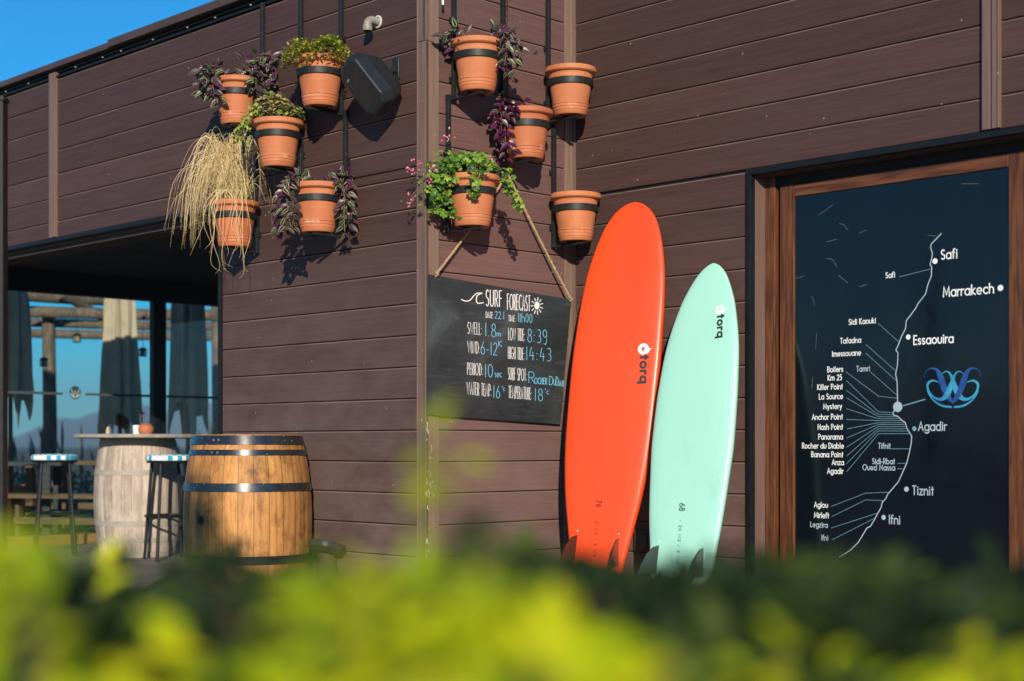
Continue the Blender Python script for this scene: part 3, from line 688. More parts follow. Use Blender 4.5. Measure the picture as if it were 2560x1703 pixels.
# loose cable end
q = wl('b', 1102, 0); fb = fmat('b'); cbl = thing('cable_end', 'short white cable end with black tip hanging beside the corner profile', 'cable', fb @ V((q[0], 0, q[1] - .03)), R(45))
m = MB(); m.tube([(0, -.012, .14), (0, -.016, .0)], .006, 8); m.build('lead', WHITE, cbl)
m = MB(); m.tube([(0, -.016, .0), (.001, -.017, -.028)], .007, 8); m.build('tip', BLACK, cbl)

# speaker
sp0 = wl('a', 938, 205, .15); S0 = fa @ V((sp0[0], -.15, sp0[1]))
spk = thing('wall_speaker', 'black outdoor loudspeaker tilted on its wall bracket above the barrel', 'speaker', S0, R(-45))
Ms = Matrix.Rotation(R(-33), 4, 'Y') @ Matrix.Rotation(R(20), 4, 'X') @ Matrix.Rotation(R(-14), 4, 'Z')
m = MB()
prof = []                                   # stacked rings, front (y-) to back
def ring_sec(wd, ht, y, c): return [(a * wd - c * (a if i % 2 else 0) * 0, y, b * ht) for i, (a, b) in enumerate([(-.62, -1), (.62, -1), (1, -.72), (1, .72), (.62, 1), (-.62, 1), (-1, .72), (-1, -.72)])]
secs = [ring_sec(.080, .140, -.105, 0), ring_sec(.092, .155, -.098, 0), ring_sec(.096, .160, -.03, 0), ring_sec(.066, .120, .075, 0), ring_sec(.05, .10, .085, 0)]
vs = [Ms @ V(v) for s_ in secs for v in s_]
fs = [(i * 8 + k, i * 8 + (k + 1) % 8, (i + 1) * 8 + (k + 1) % 8, (i + 1) * 8 + k) for i in range(4) for k in range(8)] + [tuple(range(8))[::-1], tuple(range(32, 40))]
m.add(vs, fs); m.build('cabinet', BLACKPLASTIC, spk, bevel=.006)
m = MB(); vs = [Ms @ V((v[0] * .9, -.1065, v[2] * .93)) for v in ring_sec(.082, .146, 0, 0)]; m.add(vs, [tuple(range(8))[::-1]]); m.build('grille', GRILLE, spk)
m = MB(); mm = plane_fn(0)
vs = [Ms @ V((x, -.1075, z)) for x, z in ((-.055, .075), (-.030, .075), (-.030, .085), (-.055, .085))]; m.add(vs, [(0, 1, 2, 3)]); m.build('badge', M('silver_badge', (.4, .42, .42), (.3, .3, .3), .4, metal=.6), spk)
b0 = wl('a', 992, 170, 0); bw = Matrix.Rotation(R(45), 4, 'Z') @ (fa @ V((b0[0], 0, b0[1])) - S0)
m = MB(); m.box(bw.x - .028, bw.x + .028, bw.y - .012, bw.y, bw.z - .065, bw.z + .055)
m.tube([(bw.x, bw.y - .01, bw.z - .01), (bw.x - .01, bw.y - .05, bw.z - .03), (bw.x * .3, bw.y * .35, bw.z * .3)], .016, 10); m.build('bracket', BLACKPLASTIC, spk, bevel=.003)

# ------------------------------------------------------------------ pots, racks
PROF = [(.0, -.262), (.086, -.262), (.090, -.258), (.094, -.240), (.0965, -.238), (.0965, -.224), (.099, -.222), (.0995, -.208), (.103, -.205), (.103, -.200), (.0985, -.198), (.108, -.14), (.1165, -.085), (.1205, -.052), (.1215, -.036), (.136, -.033), (.1425, -.026), (.1435, -.012), (.141, -.002), (.136, 0), (.130, -.003), (.126, -.03), (.119, -.05), (.112, -.09)]
def pot_mesh(parent=None, name='pot', M_=None):
    m = MB(); m.lathe(PROF, 56)
    return m.build(name, TERRA, parent, M=M_)
RAND = random.Random(11)
POTS = {}
def pot_pos(wall, px, py, d=.165):
    s, _ = wl(wall, px * D, 0, d)
    P = fmat(wall) @ V((s, -d, 0))
    P.z = H + (HY - py * D) / F * (P.y - .14)
    return P, s
D = 2560 / 2357
SPEC = {1: ('a', 545, 171), 2: ('a', 737, 120.6), 3: ('a', 640, 266.5), 4: ('a', 540, 456.5), 5: ('a', 731, 415), 6: ('b', 1099, 80), 7: ('b', 1212, 241.7), 8: ('b', 1087, 395), 9: ('b', 1313, 144), 10: ('b', 1325, 438)}
for k, (wn_, px, py) in SPEC.items(): POTS[k] = (*pot_pos(wn_, px, py), wn_)

def rack(label, wall, tiers, xtop):                          # tiers: list of (pot no, x of its upright)
    base = fmat(wall)
    P0 = base @ V((tiers[-1][1], 0, 0)); P0.z = POTS[tiers[-1][0]][0].z - .28
    t = thing('hanging_pot_rack', label, 'plant rack', P0, FR[wall][1], 'black iron pot racks hung on the walls')
    x0 = tiers[-1][1]; z0 = P0.z
    prev = None
    for i, (pn, ux) in enumerate(tiers):
        Pp, ps, _ = POTS[pn]
        lx, lz = ux - x0, Pp.z - z0
        zb = lz - .285
        top = (3.47 - z0) if i == 0 else prev[1]
        m = MB(); m.box(lx - .011, lx + .011, -.034, -.012, zb, top); m.build('upright', IRON, t, bevel=.002)
        m = MB()
        if i: m.box(min(prev[0], lx) - .011, max(prev[0], lx) + .011, -.036, -.010, prev[1] - .004, prev[1] + .022); m.build('cross_bar', IRON, t, bevel=.002)
        # shelf: frame of flat bars under the pot
        px_ = ps - x0
        m = MB(); zs = zb
        m.box(lx - .012, lx + .012, -.245, -.034, zs, zs + .012)
        m.box(min(lx, px_ - .07), max(lx, px_ + .07), -.16, -.135, zs + .012, zs + .020)
        m.box(px_ - .012, px_ + .012, -.245, -.06, zs + .012, zs + .022)
        m.build('shelf', IRON, t, bevel=.002)
        # flat ring round the pot
        m = MB(); rr = .1245; zc = lz - .083
        prof = [(rr - .003, zc - .0175), (rr + .001, zc - .0175), (rr + .0025, zc + .0165), (rr - .0015, zc + .0175), (rr - .003, zc - .0175)]
        m.lathe(prof, 48, Matrix.Translation((px_, -.165, 0)))
        m.build('ring', IRON, t)
        m = MB(); m.box(lx - .009, lx + .009, -.06, -.03, zc - .012, zc + .012); m.build('ring_tab', IRON, t)
        for dz in (-.19, .12): m = MB(); m.box(lx - .016, lx + .016, -.012, 0, lz + dz, lz + dz + .03); m.tube([(lx - .018, -.014, lz + dz + .015), (lx + .018, -.014, lz + dz + .015)], .006, 8); m.build('wall_clip', IRON, t)
        prev = (lx, zb)
    return t
def xw(wall, px): return wl(wall, px * D, 0, .023)[0]
rack('black iron rack holding the straw grass pot and, above it, a striped plant', 'a', [(1, xw('a', 604)), (4, xw('a', 591))], 0)
rack('black iron rack with single pot of small mixed green leaves', 'a', [(3, xw('a', 692))], 0)
rack('black iron rack beside the speaker, with a mossy pot over a striped trailing one', 'a', [(2, xw('a', 785)), (5, xw('a', 795))], 0)
rack('black iron rack nearest the wall corner, pink geranium hanging in it', 'b', [(6, xw('b', 1045)), (8, xw('b', 1032))], 0)
rack('black iron rack with single pot trailing magenta leaves', 'b', [(7, xw('b', 1158))], 0)
rack('black iron rack holding the two bare terracotta pots', 'b', [(9, xw('b', 1262)), (10, xw('b', 1275))], 0)

PG = 'terracotta pots on the wall racks'
def potted(k, label):
    P, s, wn_ = POTS[k]
    t = thing('potted_plant', label, 'potted plant', P, 0, PG)
    pot_mesh(t)
    m = MB(); m.add([(.121 * math.cos(a * math.pi / 12), .121 * math.sin(a * math.pi / 12), -.04) for a in range(24)], [tuple(range(24))]); m.build('soil', SOILM, t)
    return t
for k, lb in ((9, 'bare terracotta pot in the inner corner, above the other bare pot'), (10, 'bare terracotta pot just above the tip of red surfboard')):
    P, s, wn_ = POTS[k]
    o = pot_mesh(None, 'terracotta_pot', Matrix.Translation(P)); tag(o, lb, 'pot', PG)

def leaf(mb, base, d, up, L, W, cols, bend=.25, fold=.18, nl=4, tip=1.0):
    d = V(d).normalized(); up = V(up); up = (up - d * up.dot(d)); up = up.normalized() if up.length > 1e-5 else d.orthogonal().normalized()
    sd_ = d.cross(up).normalized()
    ns = len(cols)
    vs = []
    for i in range(nl + 1):
        t = i / nl
        wdt = W * .5 * (math.sin(math.pi * min(1, t ** .75 * .98 + .02)) ** .85 if 0 < i < nl else (.12 if i == 0 else .02))
        c = V(base) + d * (L * t) - up * (bend * L * t * t)
        for j in range(ns + 1):
            u = 2 * j / ns - 1
            vs.append(c + sd_ * (u * wdt) + up * (abs(u) * wdt * fold * 2))
    fs, cs = [], []
    for i in range(nl):
        for j in range(ns):
            a = i * (ns + 1) + j
            fs.append((a, a + 1, a + ns + 2, a + ns + 1)); cs.append(cols[j])
    mb.add(vs, fs, cs, True)
def jitter(c, r, k=.2): q = 1 + r.uniform(-k, k); return (min(1, c[0] * q), min(1, c[1] * q * (1 + r.uniform(-k, k) * .4)), min(1, c[2] * q))
def zebra(r, mode=0):
    if mode == 1: d_, s_ = jitter((.062, .010, .034), r, .3), (jitter((.13, .028, .075), r, .3) if r.random() < .7 else jitter((.22, .24, .15), r))
    else:
        d_ = jitter((.060, .012, .038), r, .3) if r.random() < .6 else jitter((.028, .040, .020), r)
        q_ = r.random()
        s_ = jitter((.27, .31, .15), r, .3) if q_ < .45 else jitter((.13, .16, .07), r, .3) if q_ < .7 else jitter((.15, .06, .10), r)
    return [d_, s_, d_, d_, s_, d_]
def trail(mb, st, path, r, n, L=(.045, .066), W=(.025, .035), mode=0, spread=.02, out=V((0, -1, 0))):
    pts = curve_pts([tuple(p) for p in path], 8)
    st.tube(pts, .0022, 5)
    for i in range(n):
        t = (i + r.random()) / n
        k = min(len(pts) - 2, int(t * (len(pts) - 1)))
        p = V(pts[k]).lerp(V(pts[k + 1]), r.random()) + V((r.gauss(0, spread), r.gauss(0, spread), r.gauss(0, spread * .7)))
        tang = (V(pts[k + 1]) - V(pts[k])).normalized()
        a = i * 2.4 + r.uniform(-.5, .5)
        sdv = tang.orthogonal().normalized(); q = tang.cross(sdv)
        dr = (sdv * math.cos(a) + q * math.sin(a)) * .9 + tang * .45 + V((0, -.35, -.1)) + V((r.uniform(-.3, .3),) * 3) * .4
        leaf(mb, p, dr, out + V((0, 0, .5)) + V((r.uniform(-.5, .5), 0, r.uniform(-.4, .4))), r.uniform(*L), r.uniform(*W), zebra(r, mode))
STEM = M('purple_stem', (.20, .10, .09), (.12, .07, .05), .6)
def striped(k, label, paths, seed, mode=0, per=34, **kw):
    t = potted(k, label); r = random.Random(seed); lf, st = MB(), MB()
    st.tube([(-.095, -.01, -.034), (0, -.02, -.032), (.095, -.01, -.034)], .004, 6)
    for p in paths: trail(lf, st, [(p[0][0] * .9, -.015, -.034)] + list(p), r, per, mode=mode, **kw)
    lf.build('foliage', STRIPED, t); st.build('stems', STEM, t)
    return t
striped(1, 'terracotta pot with purple striped leaves bunched at both sides, above the straw grass pot', [
    [(-.06, -.02, -.03), (-.11, -.06, .05), (-.15, -.09, .03), (-.165, -.1, -.06)], [(-.07, -.05, -.03), (-.12, -.10, .04), (-.14, -.13, -.03), (-.12, -.15, -.13)], [(-.06, -.06, -.03), (-.11, -.12, .03), (-.11, -.16, -.05), (-.085, -.16, -.15)], [(-.08, 0, -.03), (-.13, -.04, .04), (-.17, -.07, -.02), (-.17, -.09, -.12)],
    [(.07, -.02, -.03), (.12, -.02, .05), (.16, -.04, .08), (.20, -.05, .07)], [(.05, .0, -.03), (.08, -.01, .06), (.10, -.02, .12)], [(.08, -.05, -.03), (.12, -.09, .02), (.13, -.11, -.05), (.13, -.12, -.10)], [(.08, -.02, -.03), (.14, -.04, .03), (.18, -.06, .01), (.19, -.07, -.04)]], 21, per=40, L=(.055, .078), W=(.030, .042))
striped(5, 'terracotta pot with long green striped trailers hanging down both sides', [
    [(-.08, -.03, -.03), (-.13, -.08, .03), (-.16, -.13, -.06), (-.17, -.14, -.16), (-.15, -.15, -.27)], [(-.08, -.06, -.03), (-.12, -.11, .02), (-.14, -.17, -.07), (-.135, -.17, -.18), (-.12, -.17, -.25)], [(-.09, 0, -.03), (-.14, -.04, .02), (-.19, -.10, -.1), (-.20, -.11, -.2), (-.19, -.11, -.26)], [(-.06, -.02, -.03), (-.07, -.05, .03), (-.11, -.08, .03)],
    [(.08, -.02, -.03), (.13, -.05, .03), (.155, -.10, -.07), (.155, -.11, -.17), (.16, -.11, -.27)], [(.08, 0, -.03), (.14, -.02, .03), (.18, -.05, -.04), (.19, -.06, -.15), (.19, -.06, -.23)], [(.07, -.01, -.03), (.11, -.02, .04), (.16, -.03, .04)]], 22, per=46)
striped(6, 'terracotta pot above the pink geranium, striped leaves spilling off one side', [
    [(-.08, -.02, -.03), (-.12, -.03, .03), (-.17, -.05, .0)], [(-.06, .02, -.03), (-.09, .02, .04), (-.12, .0, .04)],
    [(.07, -.01, -.03), (.13, -.03, .03), (.17, -.08, -.05), (.17, -.09, -.14), (.165, -.09, -.2)], [(.08, -.05, -.03), (.13, -.10, .02), (.15, -.14, -.07), (.14, -.15, -.16)], [(.08, .02, -.03), (.14, .0, .03), (.20, -.04, -.03), (.215, -.05, -.10)], [(.06, .0, -.03), (.10, .01, .05), (.15, .0, .05)]], 23, per=32)
striped(7, 'terracotta pot with one deep magenta trailer hanging from its rim', [
    [(-.08, -.03, -.03), (-.12, -.08, .02), (-.135, -.14, -.06), (-.13, -.15, -.18), (-.12, -.15, -.30)], [(-.08, -.05, -.03), (-.10, -.10, .02), (-.11, -.165, -.06), (-.115, -.17, -.16), (-.10, -.17, -.26)], [(-.09, 0, -.03), (-.14, -.04, .02), (-.16, -.10, -.06), (-.155, -.11, -.14)], [(-.06, -.04, -.03), (-.08, -.1, .02), (-.07, -.15, -.02)]], 24, 1, 38)

# mossy green dome
t = potted(2, 'terracotta pot capped by a low dome of yellow green sedum')
r = random.Random(31); m = MB()
for i in range(2600):
    a = r.uniform(0, 6.283); q = math.sqrt(r.random()) * 1.0
    x, y = .205 * q * math.cos(a), .165 * q * math.sin(a)
    z = .075 - .085 * q ** 3 + r.gauss(0, .014) + .02 * math.sin(x * 31)
    if q > .76: z -= r.random() ** 1.6 * .055
    c = jitter((.46, .49, .040), r, .25) if r.random() < .65 else jitter((.16, .24, .03), r, .3)
    if q > .72 and r.random() < .35: c = jitter((.42, .30, .12), r, .25)
    leaf(m, (x, y, z), (r.uniform(-1, 1) + math.cos(a) * q, r.uniform(-1, 1) + math.sin(a) * q, r.uniform(-.2, 1.0)), (0, -.3, 1), r.uniform(.017, .030), r.uniform(.011, .017), [c, c], nl=2)
m.build('foliage', LEAF, t)
# small mixed green leaves
t = potted(3, 'terracotta pot with a loose mound of small green and dried pink leaves')
r = random.Random(33); m = MB(); st = MB()
for i in range(760):
    a = r.uniform(0, 6.283); q = math.sqrt(r.random())
    x, y = .14 * q * math.cos(a), .12 * q * math.sin(a)
    z = -.02 + (.16 if x < .03 else .10) * r.random() * math.sqrt(max(.05, 1 - .7 * q * q)) + .02
    c = r.choice([(.22, .30, .05), (.14, .24, .04), (.40, .25, .13), (.48, .34, .20), (.06, .12, .05), (.42, .42, .12)]); c = jitter(c, r)
    leaf(m, (x, y, z), (r.uniform(-1, 1), r.uniform(-1.2, .5), r.uniform(-.4, .8)), (0, -.6, 1), r.uniform(.022, .036), r.uniform(.018, .028), [c, c], nl=2)
for p0 in ([(-.07, -.04, -.03), (-.13, -.08, .03), (-.17, -.12, -.04), (-.18, -.13, -.14)], [(-.08, 0, -.03), (-.15, -.04, .02), (-.20, -.08, -.06), (-.21, -.09, -.12)], [(-.06, -.06, -.03), (-.11, -.11, .04), (-.15, -.15, -.02), (-.145, -.16, -.08)]):
    pts = curve_pts(p0, 8); st.tube(pts, .0018, 5)
    for i in range(62):
        p = V(pts[r.randrange(3, len(pts))]) + V((r.gauss(0, .014), r.gauss(0, .014), r.gauss(0, .014)))
        c = jitter(r.choice([(.30, .36, .05), (.2, .3, .04), (.38, .38, .09)]), r)
        leaf(m, p, (r.uniform(-1, 1), r.uniform(-1, .2), r.uniform(-1, .5)), (0, -.7, .8), r.uniform(.018, .028), r.uniform(.015, .024), [c, c], nl=2)
for p0 in ([(.05, 0, -.03), (.07, -.01, .1)], [(.02, .02, -.03), (.06, .0, .12)], [(-.02, 0, -.03), (.0, -.02, .13)]): st.tube(curve_pts([(-.07, -.03, -.035), tuple(p0[0]), tuple(p0[1])], 4), .002, 5)
m.build('foliage', LEAF, t); st.build('stems', STEM, t)
# straw grass
t = potted(4, 'terracotta pot under a shaggy fountain of dry straw grass')
r = random.Random(35); m = MB()
def blade(pts, w0, col):
    vs = []; n = len(pts)
    for i, p in enumerate(pts):
        p = V(p); a = V(pts[max(0, i - 1)]); b = V(pts[min(n - 1, i + 1)]); tn = (b - a).normalized()
        sdv = tn.cross(V((0.3, -1, .2))).normalized(); wd = w0 * (1 - .85 * i / (n - 1)) * .5
        vs += [p + sdv * wd, p - sdv * wd]
    m.add(vs, [(2 * i, 2 * i + 1, 2 * i + 3, 2 * i + 2) for i in range(n - 1)], col, True)
for i in range(330):
    a = r.uniform(0, 6.283); q = r.random() ** .5 * .09
    b = V((q * math.cos(a), q * math.sin(a), -.04))
    rise = r.uniform(.20, .44) if r.random() < .8 else r.uniform(.1, .22)
    reach = max(-.275, min(.17, r.gauss(-.085, .10)))
    fall = max(0, rise * min(1.25, abs(reach) / .16) + r.uniform(-.08, .10)) if abs(reach) > .06 else r.uniform(0, .10)
    yy = r.gauss(-.08, .06)
    p1 = b + V((reach * .18, yy * .3, rise * .62)); p2 = b + V((reach * .62, yy * .75, rise)); p3 = b + V((reach * 1.0, yy, rise - fall * .35 - .02)); p4 = b + V((reach * 1.16 + r.gauss(0, .015), yy * 1.1, rise - fall - .06))
    c = jitter(r.choice([(.70, .53, .26), (.76, .61, .34), (.58, .44, .20), (.42, .33, .13)]), r, .15)
    blade(curve_pts([tuple(x) for x in (b, p1, p2, p3, p4)], 4), r.uniform(.0028, .0046), c)
for i in range(16):                                     # a few long strays hanging past the pot
    x0 = r.uniform(-.20, .10); b = V((r.uniform(-.05, .05), -.08, -.02))
    z1 = r.uniform(-.42, -.2)
    pts = [b, b + V((x0 * .4, -.06, .07)), V((x0, -.155, -.04)), V((x0 + r.gauss(0, .02), -.16, z1 * .55)), V((x0 + r.gauss(0, .03), -.16, z1)), V((x0 + r.gauss(-.01, .04), -.15, z1 - .05))]
    blade(curve_pts([tuple(p) for p in pts], 5), .0042, jitter((.64, .50, .26), r, .15))
for i in range(190):
    b = V((r.uniform(-.07, .07), r.uniform(-.09, .03), -.03)); d_ = V((r.gauss(-.03, .05), r.gauss(-.03, .03), r.uniform(.10, .26)))
    blade(curve_pts([tuple(b), tuple(b + d_ * .6), tuple(b + d_ + V((d_.x * .6, 0, -.01)))], 4), .004, jitter(r.choice([(.20, .24, .05), (.12, .17, .04), (.35, .33, .10)]), r))
m.build('grass_blades', STRAW, t)
# ivy geranium
t = potted(8, 'terracotta pot overflowing with bright green ivy geranium and small pink flowers')
r = random.Random(37); m = MB(); st = MB(); fl = MB()
def lobed(mb, c, nrm, size, col, rot):
    nrm = V(nrm).normalized(); u = nrm.orthogonal().normalized(); q = nrm.cross(u)
    pts = [V(c)]
    for k in range(15):
        a = rot + R(-150) + R(300) * k / 14
        rad = size * (.62 + .38 * abs(math.cos((k / 14 * 5) * math.pi)))
        pts.append(V(c) + (u * math.cos(a) + q * math.sin(a)) * rad - nrm * (rad * rad / size * .25))
    mb.add(pts, [(0, k, k + 1) for k in range(1, 15)], [tuple(x * (1.0 if k % 3 else .8) for x in col) for k in range(14)])
cl = []
for i in range(300):
    a = r.uniform(0, 6.283); q = math.sqrt(r.random())
    x, y = .15 * q * math.cos(a) - .02, .13 * q * math.sin(a) - .02
    z = .0 + .10 * math.sqrt(max(.02, 1 - q * q)) + r.uniform(-.02, .02)
    cl.append((x, y, z))
for i in range(210):                                     # left cascade
    u = r.random()
    cl.append((-.125 - .05 * math.sin(u * 3) + r.gauss(0, .038), -.11 + r.gauss(0, .045), .07 - .27 * u + r.gauss(0, .02)))
for i in range(30): u = r.random(); cl.append((.015 + r.gauss(0, .022), -.165 + r.gauss(0, .01), .02 - .15 * u))
for i in range(42): u = r.random(); cl.append((.15 + .10 * u + r.gauss(0, .016), -.09 + r.gauss(0, .02), .02 - .22 * u + r.gauss(0, .015)))
for c in cl:
    col = jitter(r.choice([(.15, .30, .025), (.08, .19, .02), (.25, .37, .035), (.04, .10, .02)]), r, .2)
    lobed(m, c, (r.gauss(0, .6), -1 + r.gauss(0, .5), .7 + r.gauss(0, .5)), r.uniform(.014, .025), col, r.uniform(0, 6.28))
for p0 in ([(.05, -.05, -.03), (.12, -.08, .05), (.17, -.10, -.03), (.25, -.10, -.2)], [(-.05, -.05, -.03), (-.12, -.09, .07), (-.18, -.12, -.02), (-.2, -.12, -.2)], [(0, -.05, -.03), (.02, -.14, .03), (.015, -.16, -.08)], [(-.14, -.1, .02), (-.22, -.13, .02), (-.29, -.14, -.01)], [(-.16, -.1, .02), (-.24, -.13, -.05), (-.31, -.14, -.13)], [(-.08, -.06, .06), (-.10, -.08, .14), (-.11, -.09, .19)], [(.0, -.02, .06), (.03, -.05, .13), (.02, -.06, .18)]):
    st.tube(curve_pts(p0, 6), .0018, 5)
for c, n in (((-.30, -.14, 0), 9), ((-.32, -.14, -.14), 9), ((-.115, -.09, .19), 8), ((-.19, -.17, .02), 14), ((-.21, -.16, -.04), 10), ((-.28, -.14, .04), 8), ((.10, -.13, .06), 5)):
    for i in range(n):
        p = V(c) + V((r.gauss(0, .014), r.gauss(0, .012), r.gauss(0, .014)))
        col = jitter(r.choice([(.75, .12, .28), (.70, .25, .36), (.45, .14, .10), (.62, .33, .28)]), r)
        leaf(fl, p, (r.uniform(-1, 1), r.uniform(-1, .2), r.uniform(-1, 1)), (0, -1, .5), r.uniform(.012, .02), .012, [col, col], nl=2)
m.build('foliage', LEAF, t); st.build('stems', STEM, t); fl.build('flowers', LEAF, t)

# ------------------------------------------------------------------ chalkboard, rope, chain
TL, TR_, BR, BL = (wl('b', 990 * D, 632 * D, .035), wl('b', 1315 * D, 690 * D, .065), wl('b', 1290 * D, 977 * D, .03), wl('b', 986 * D, 955 * D, .03))
def board_mat():
    m, nt, b = nodes('chalkboard_black')
    f = noise(nt, coords(nt, (1, 1, 1)), 3.2, 8, .65, .4)
    col = ramp(nt, f, [(.35, (.016, .019, .021)), (.55, (.030, .036, .040)), (.75, (.070, .085, .092))])
    g = noise(nt, coords(nt, (1.2, 1, 16)), 5, 5, .6)
    col = mix(nt, ramp(nt, g, [(.55, (0, 0, 0)), (.75, (.35, .35, .35))]), col, (.10, .12, .13))
    s2 = noise(nt, coords(nt), 55, 3, .5)
    col = mix(nt, ramp(nt, s2, [(.74, (0, 0, 0)), (.78, (.6, .6, .6))]), col, (.28, .32, .33))
    nt.links.new(col, b.inputs['Base Color']); b.inputs['Roughness'].default_value = .75; b.inputs['Specular IOR Level'].default_value = .3
    return m
cb = thing('chalkboard', 'black surf forecast chalkboard hung by rope from a rusty chain', 'chalkboard', fb @ V((TL[0], 0, BL[1])), R(45))
off = V((TL[0], 0, BL[1]))
m = MB()
co4 = [(BL[0], -.03, BL[1]), (BR[0], -.03, BR[1]), (TR_[0], -.065, TR_[1]), (TL[0], -.035, TL[1])]
co4 = [V(c) - off for c in co4]
NG = 12
def bpt(u, v, d=0): 
    p = co4[0].lerp(co4[1], u).lerp(co4[3].lerp(co4[2], u), v)
    return (p.x, p.y - d, p.z)
vs = [bpt(i / NG, j / NG, 0) for j in range(NG + 1) for i in range(NG + 1)]
m.add(vs, [(j * 13 + i, j * 13 + i + 1, j * 13 + i + 14, j * 13 + i + 13) for j in range(NG) for i in range(NG)])
vb = [bpt(i / NG, j / NG, -.018) for j in range(NG + 1) for i in range(NG + 1)]
m.add(vb, [(j * 13 + i + 13, j * 13 + i + 14, j * 13 + i + 1, j * 13 + i) for j in range(NG) for i in range(NG)])
edge = [(i, 0) for i in range(NG)] + [(NG, j) for j in range(NG)] + [(NG - i, NG) for i in range(NG)] + [(0, NG - j) for j in range(NG)]
for k in range(len(edge)):
    a, b = edge[k], edge[(k + 1) % len(edge)]
    m.add([bpt(a[0] / NG, a[1] / NG), bpt(b[0] / NG, b[1] / NG), bpt(b[0] / NG, b[1] / NG, -.018), bpt(a[0] / NG, a[1] / NG, -.018)], [(0, 3, 2, 1)])
m.build('slate', board_mat(), cb)
# chalk writing: board coordinates (u right, v up) from the photo's own corners
CQ = [(78, 1358), (1278, 1468), (1383, 335), (92, 98)]      # BL BR TR TL in the measured crop
def buv(x, y):
    u, v = .5, .5
    for _ in range(12):
        fx = lambda u, v: tuple((CQ[0][k] * (1 - u) + CQ[1][k] * u) * (1 - v) + (CQ[3][k] * (1 - u) + CQ[2][k] * u) * v for k in (0, 1))
        p = fx(u, v); pu = fx(u + 1e-3, v); pv = fx(u, v + 1e-3)
        a, b, c, d = (pu[0] - p[0]) * 1e3, (pv[0] - p[0]) * 1e3, (pu[1] - p[1]) * 1e3, (pv[1] - p[1]) * 1e3
        det = a * d - b * c; ex_, ey_ = x - p[0], y - p[1]
        u += (d * ex_ - b * ey_) / det; v += (a * ey_ - c * ex_) / det
    return u, v
def chalk_fn():
    _layer[0] = (_layer[0] + 1) % 11
    dd = .0012 + _layer[0] * 6e-5
    return lambda x, z: bpt(*buv(x, -z), dd)
cw_, cbm = MB(), MB()
cr = random.Random(4)
def chalk(mt, s, x, y, hpx, wpx, th, slope=.17, gap=.3, jit=.02):  # fits a word of given width between x and x+wpx, baseline y (crop px)
    gl_ = [GL['o_' if c == '°' else c] for c in s]
    wt = sum(g[0] for g in gl_) + gap * (len(gl_) - 1)
    mb = MB(); text(mb, s, x, -y, hpx, th, chalk_fn, sx=wpx / (wt * hpx), gap=gap, jit=jit, slope=-slope, rnd=cr)
    mb.build('chalk_word' if mt is CHALKW else 'chalk_figure', mt, cb)
for s, x, y, h_, w_, th in [('SURF', 575, 378, 145, 140, 8), ('FORECAST', 768, 412, 140, 212, 7), ('DATE:', 574, 487, 55, 66, 4.0), ('TIME:', 780, 520, 52, 60, 4.0),
        ('SWELL:', 413, 630, 105, 122, 4.6), ('WIND:', 412, 802, 105, 105, 4.6), ('PERIOD:', 410, 998, 105, 132, 4.6), ('WATER TEMP:', 406, 1178, 110, 215, 4.6),
        ('LOW TIDE:', 778, 688, 108, 152, 4.6), ('HIGH TIDE:', 776, 860, 108, 150, 4.6), ('SURF SPOT:', 776, 1050, 108, 172, 4.6), ('TEMPERATURE:', 780, 1215, 108, 216, 4.6)]:
    chalk(CHALKW, s, x, y, h_, w_, th, slope=.10)
for s, x, y, h_, w_, th in [('22.1', 655, 495, 65, 80, 5), ('11h00', 872, 528, 78, 128, 5), ('1.8', 570, 655, 120, 90, 5.6), ('m', 672, 655, 45, 34, 5), ('8:39', 958, 712, 120, 185, 5.6), ('6-12', 528, 815, 110, 145, 5.6), ('K', 688, 748, 48, 28, 5),
        ('14:43', 948, 875, 118, 235, 5.6), ('10', 568, 1022, 115, 66, 5.6), ('sec', 656, 1024, 58, 58, 5), ('16', 645, 1213, 108, 52, 5.6), ('°c', 718, 1150, 40, 26, 5), ('18', 1030, 1248, 110, 72, 5.6), ('°c', 1124, 1188, 48, 36, 5), ('R', 968, 1082, 100, 52, 5.6)]:
    chalk(CHALKB, s, x, y, h_, w_, th, slope=.08)
for s, x, y, h_, w_, th in [('OCHER', 1024, 1092, 55, 118, 6), ('D', 1166, 1105, 78, 34, 6), ('U', 1206, 1108, 48, 20, 6), ('D', 1232, 1115, 80, 22, 6), ('IAB', 1262, 1118, 48, 46, 6)]: chalk(CHALKB, s, x, y, h_, w_, th, slope=.06)
for p in ([(358, 322), (390, 336), (430, 330), (465, 290), (495, 266), (538, 266)], [(538, 266), (500, 285), (488, 320), (500, 355), (550, 352)]): ribbon(cw_, [(x, -y) for x, y in curve_pts(p, 5)], 9, chalk_fn())
cw_.build('chalk_wave', CHALKW, cb); cw_ = MB()
f_ = chalk_fn(); m_ = [f_(1046 + 25 * math.cos(k * math.pi / 10), -(382 + 36 * math.sin(k * math.pi / 10))) for k in range(20)]; cw_.add(m_, [tuple(range(20))[::-1]])
for k in range(11):
    a = k * 2 * math.pi / 11 + .3
    ribbon(cw_, [(1046 + 36 * math.cos(a), -(384 + 48 * math.sin(a))), (1046 + 56 * math.cos(a), -(386 + 76 * math.sin(a)))], 8, chalk_fn())
cw_.build('chalk_sun', CHALKW, cb)
ap = wl('b', 1169 * D, 401 * D, .03)
def P_(s, d, z): return V((s, -d, z)) - off
m = MB(); r = random.Random(2)
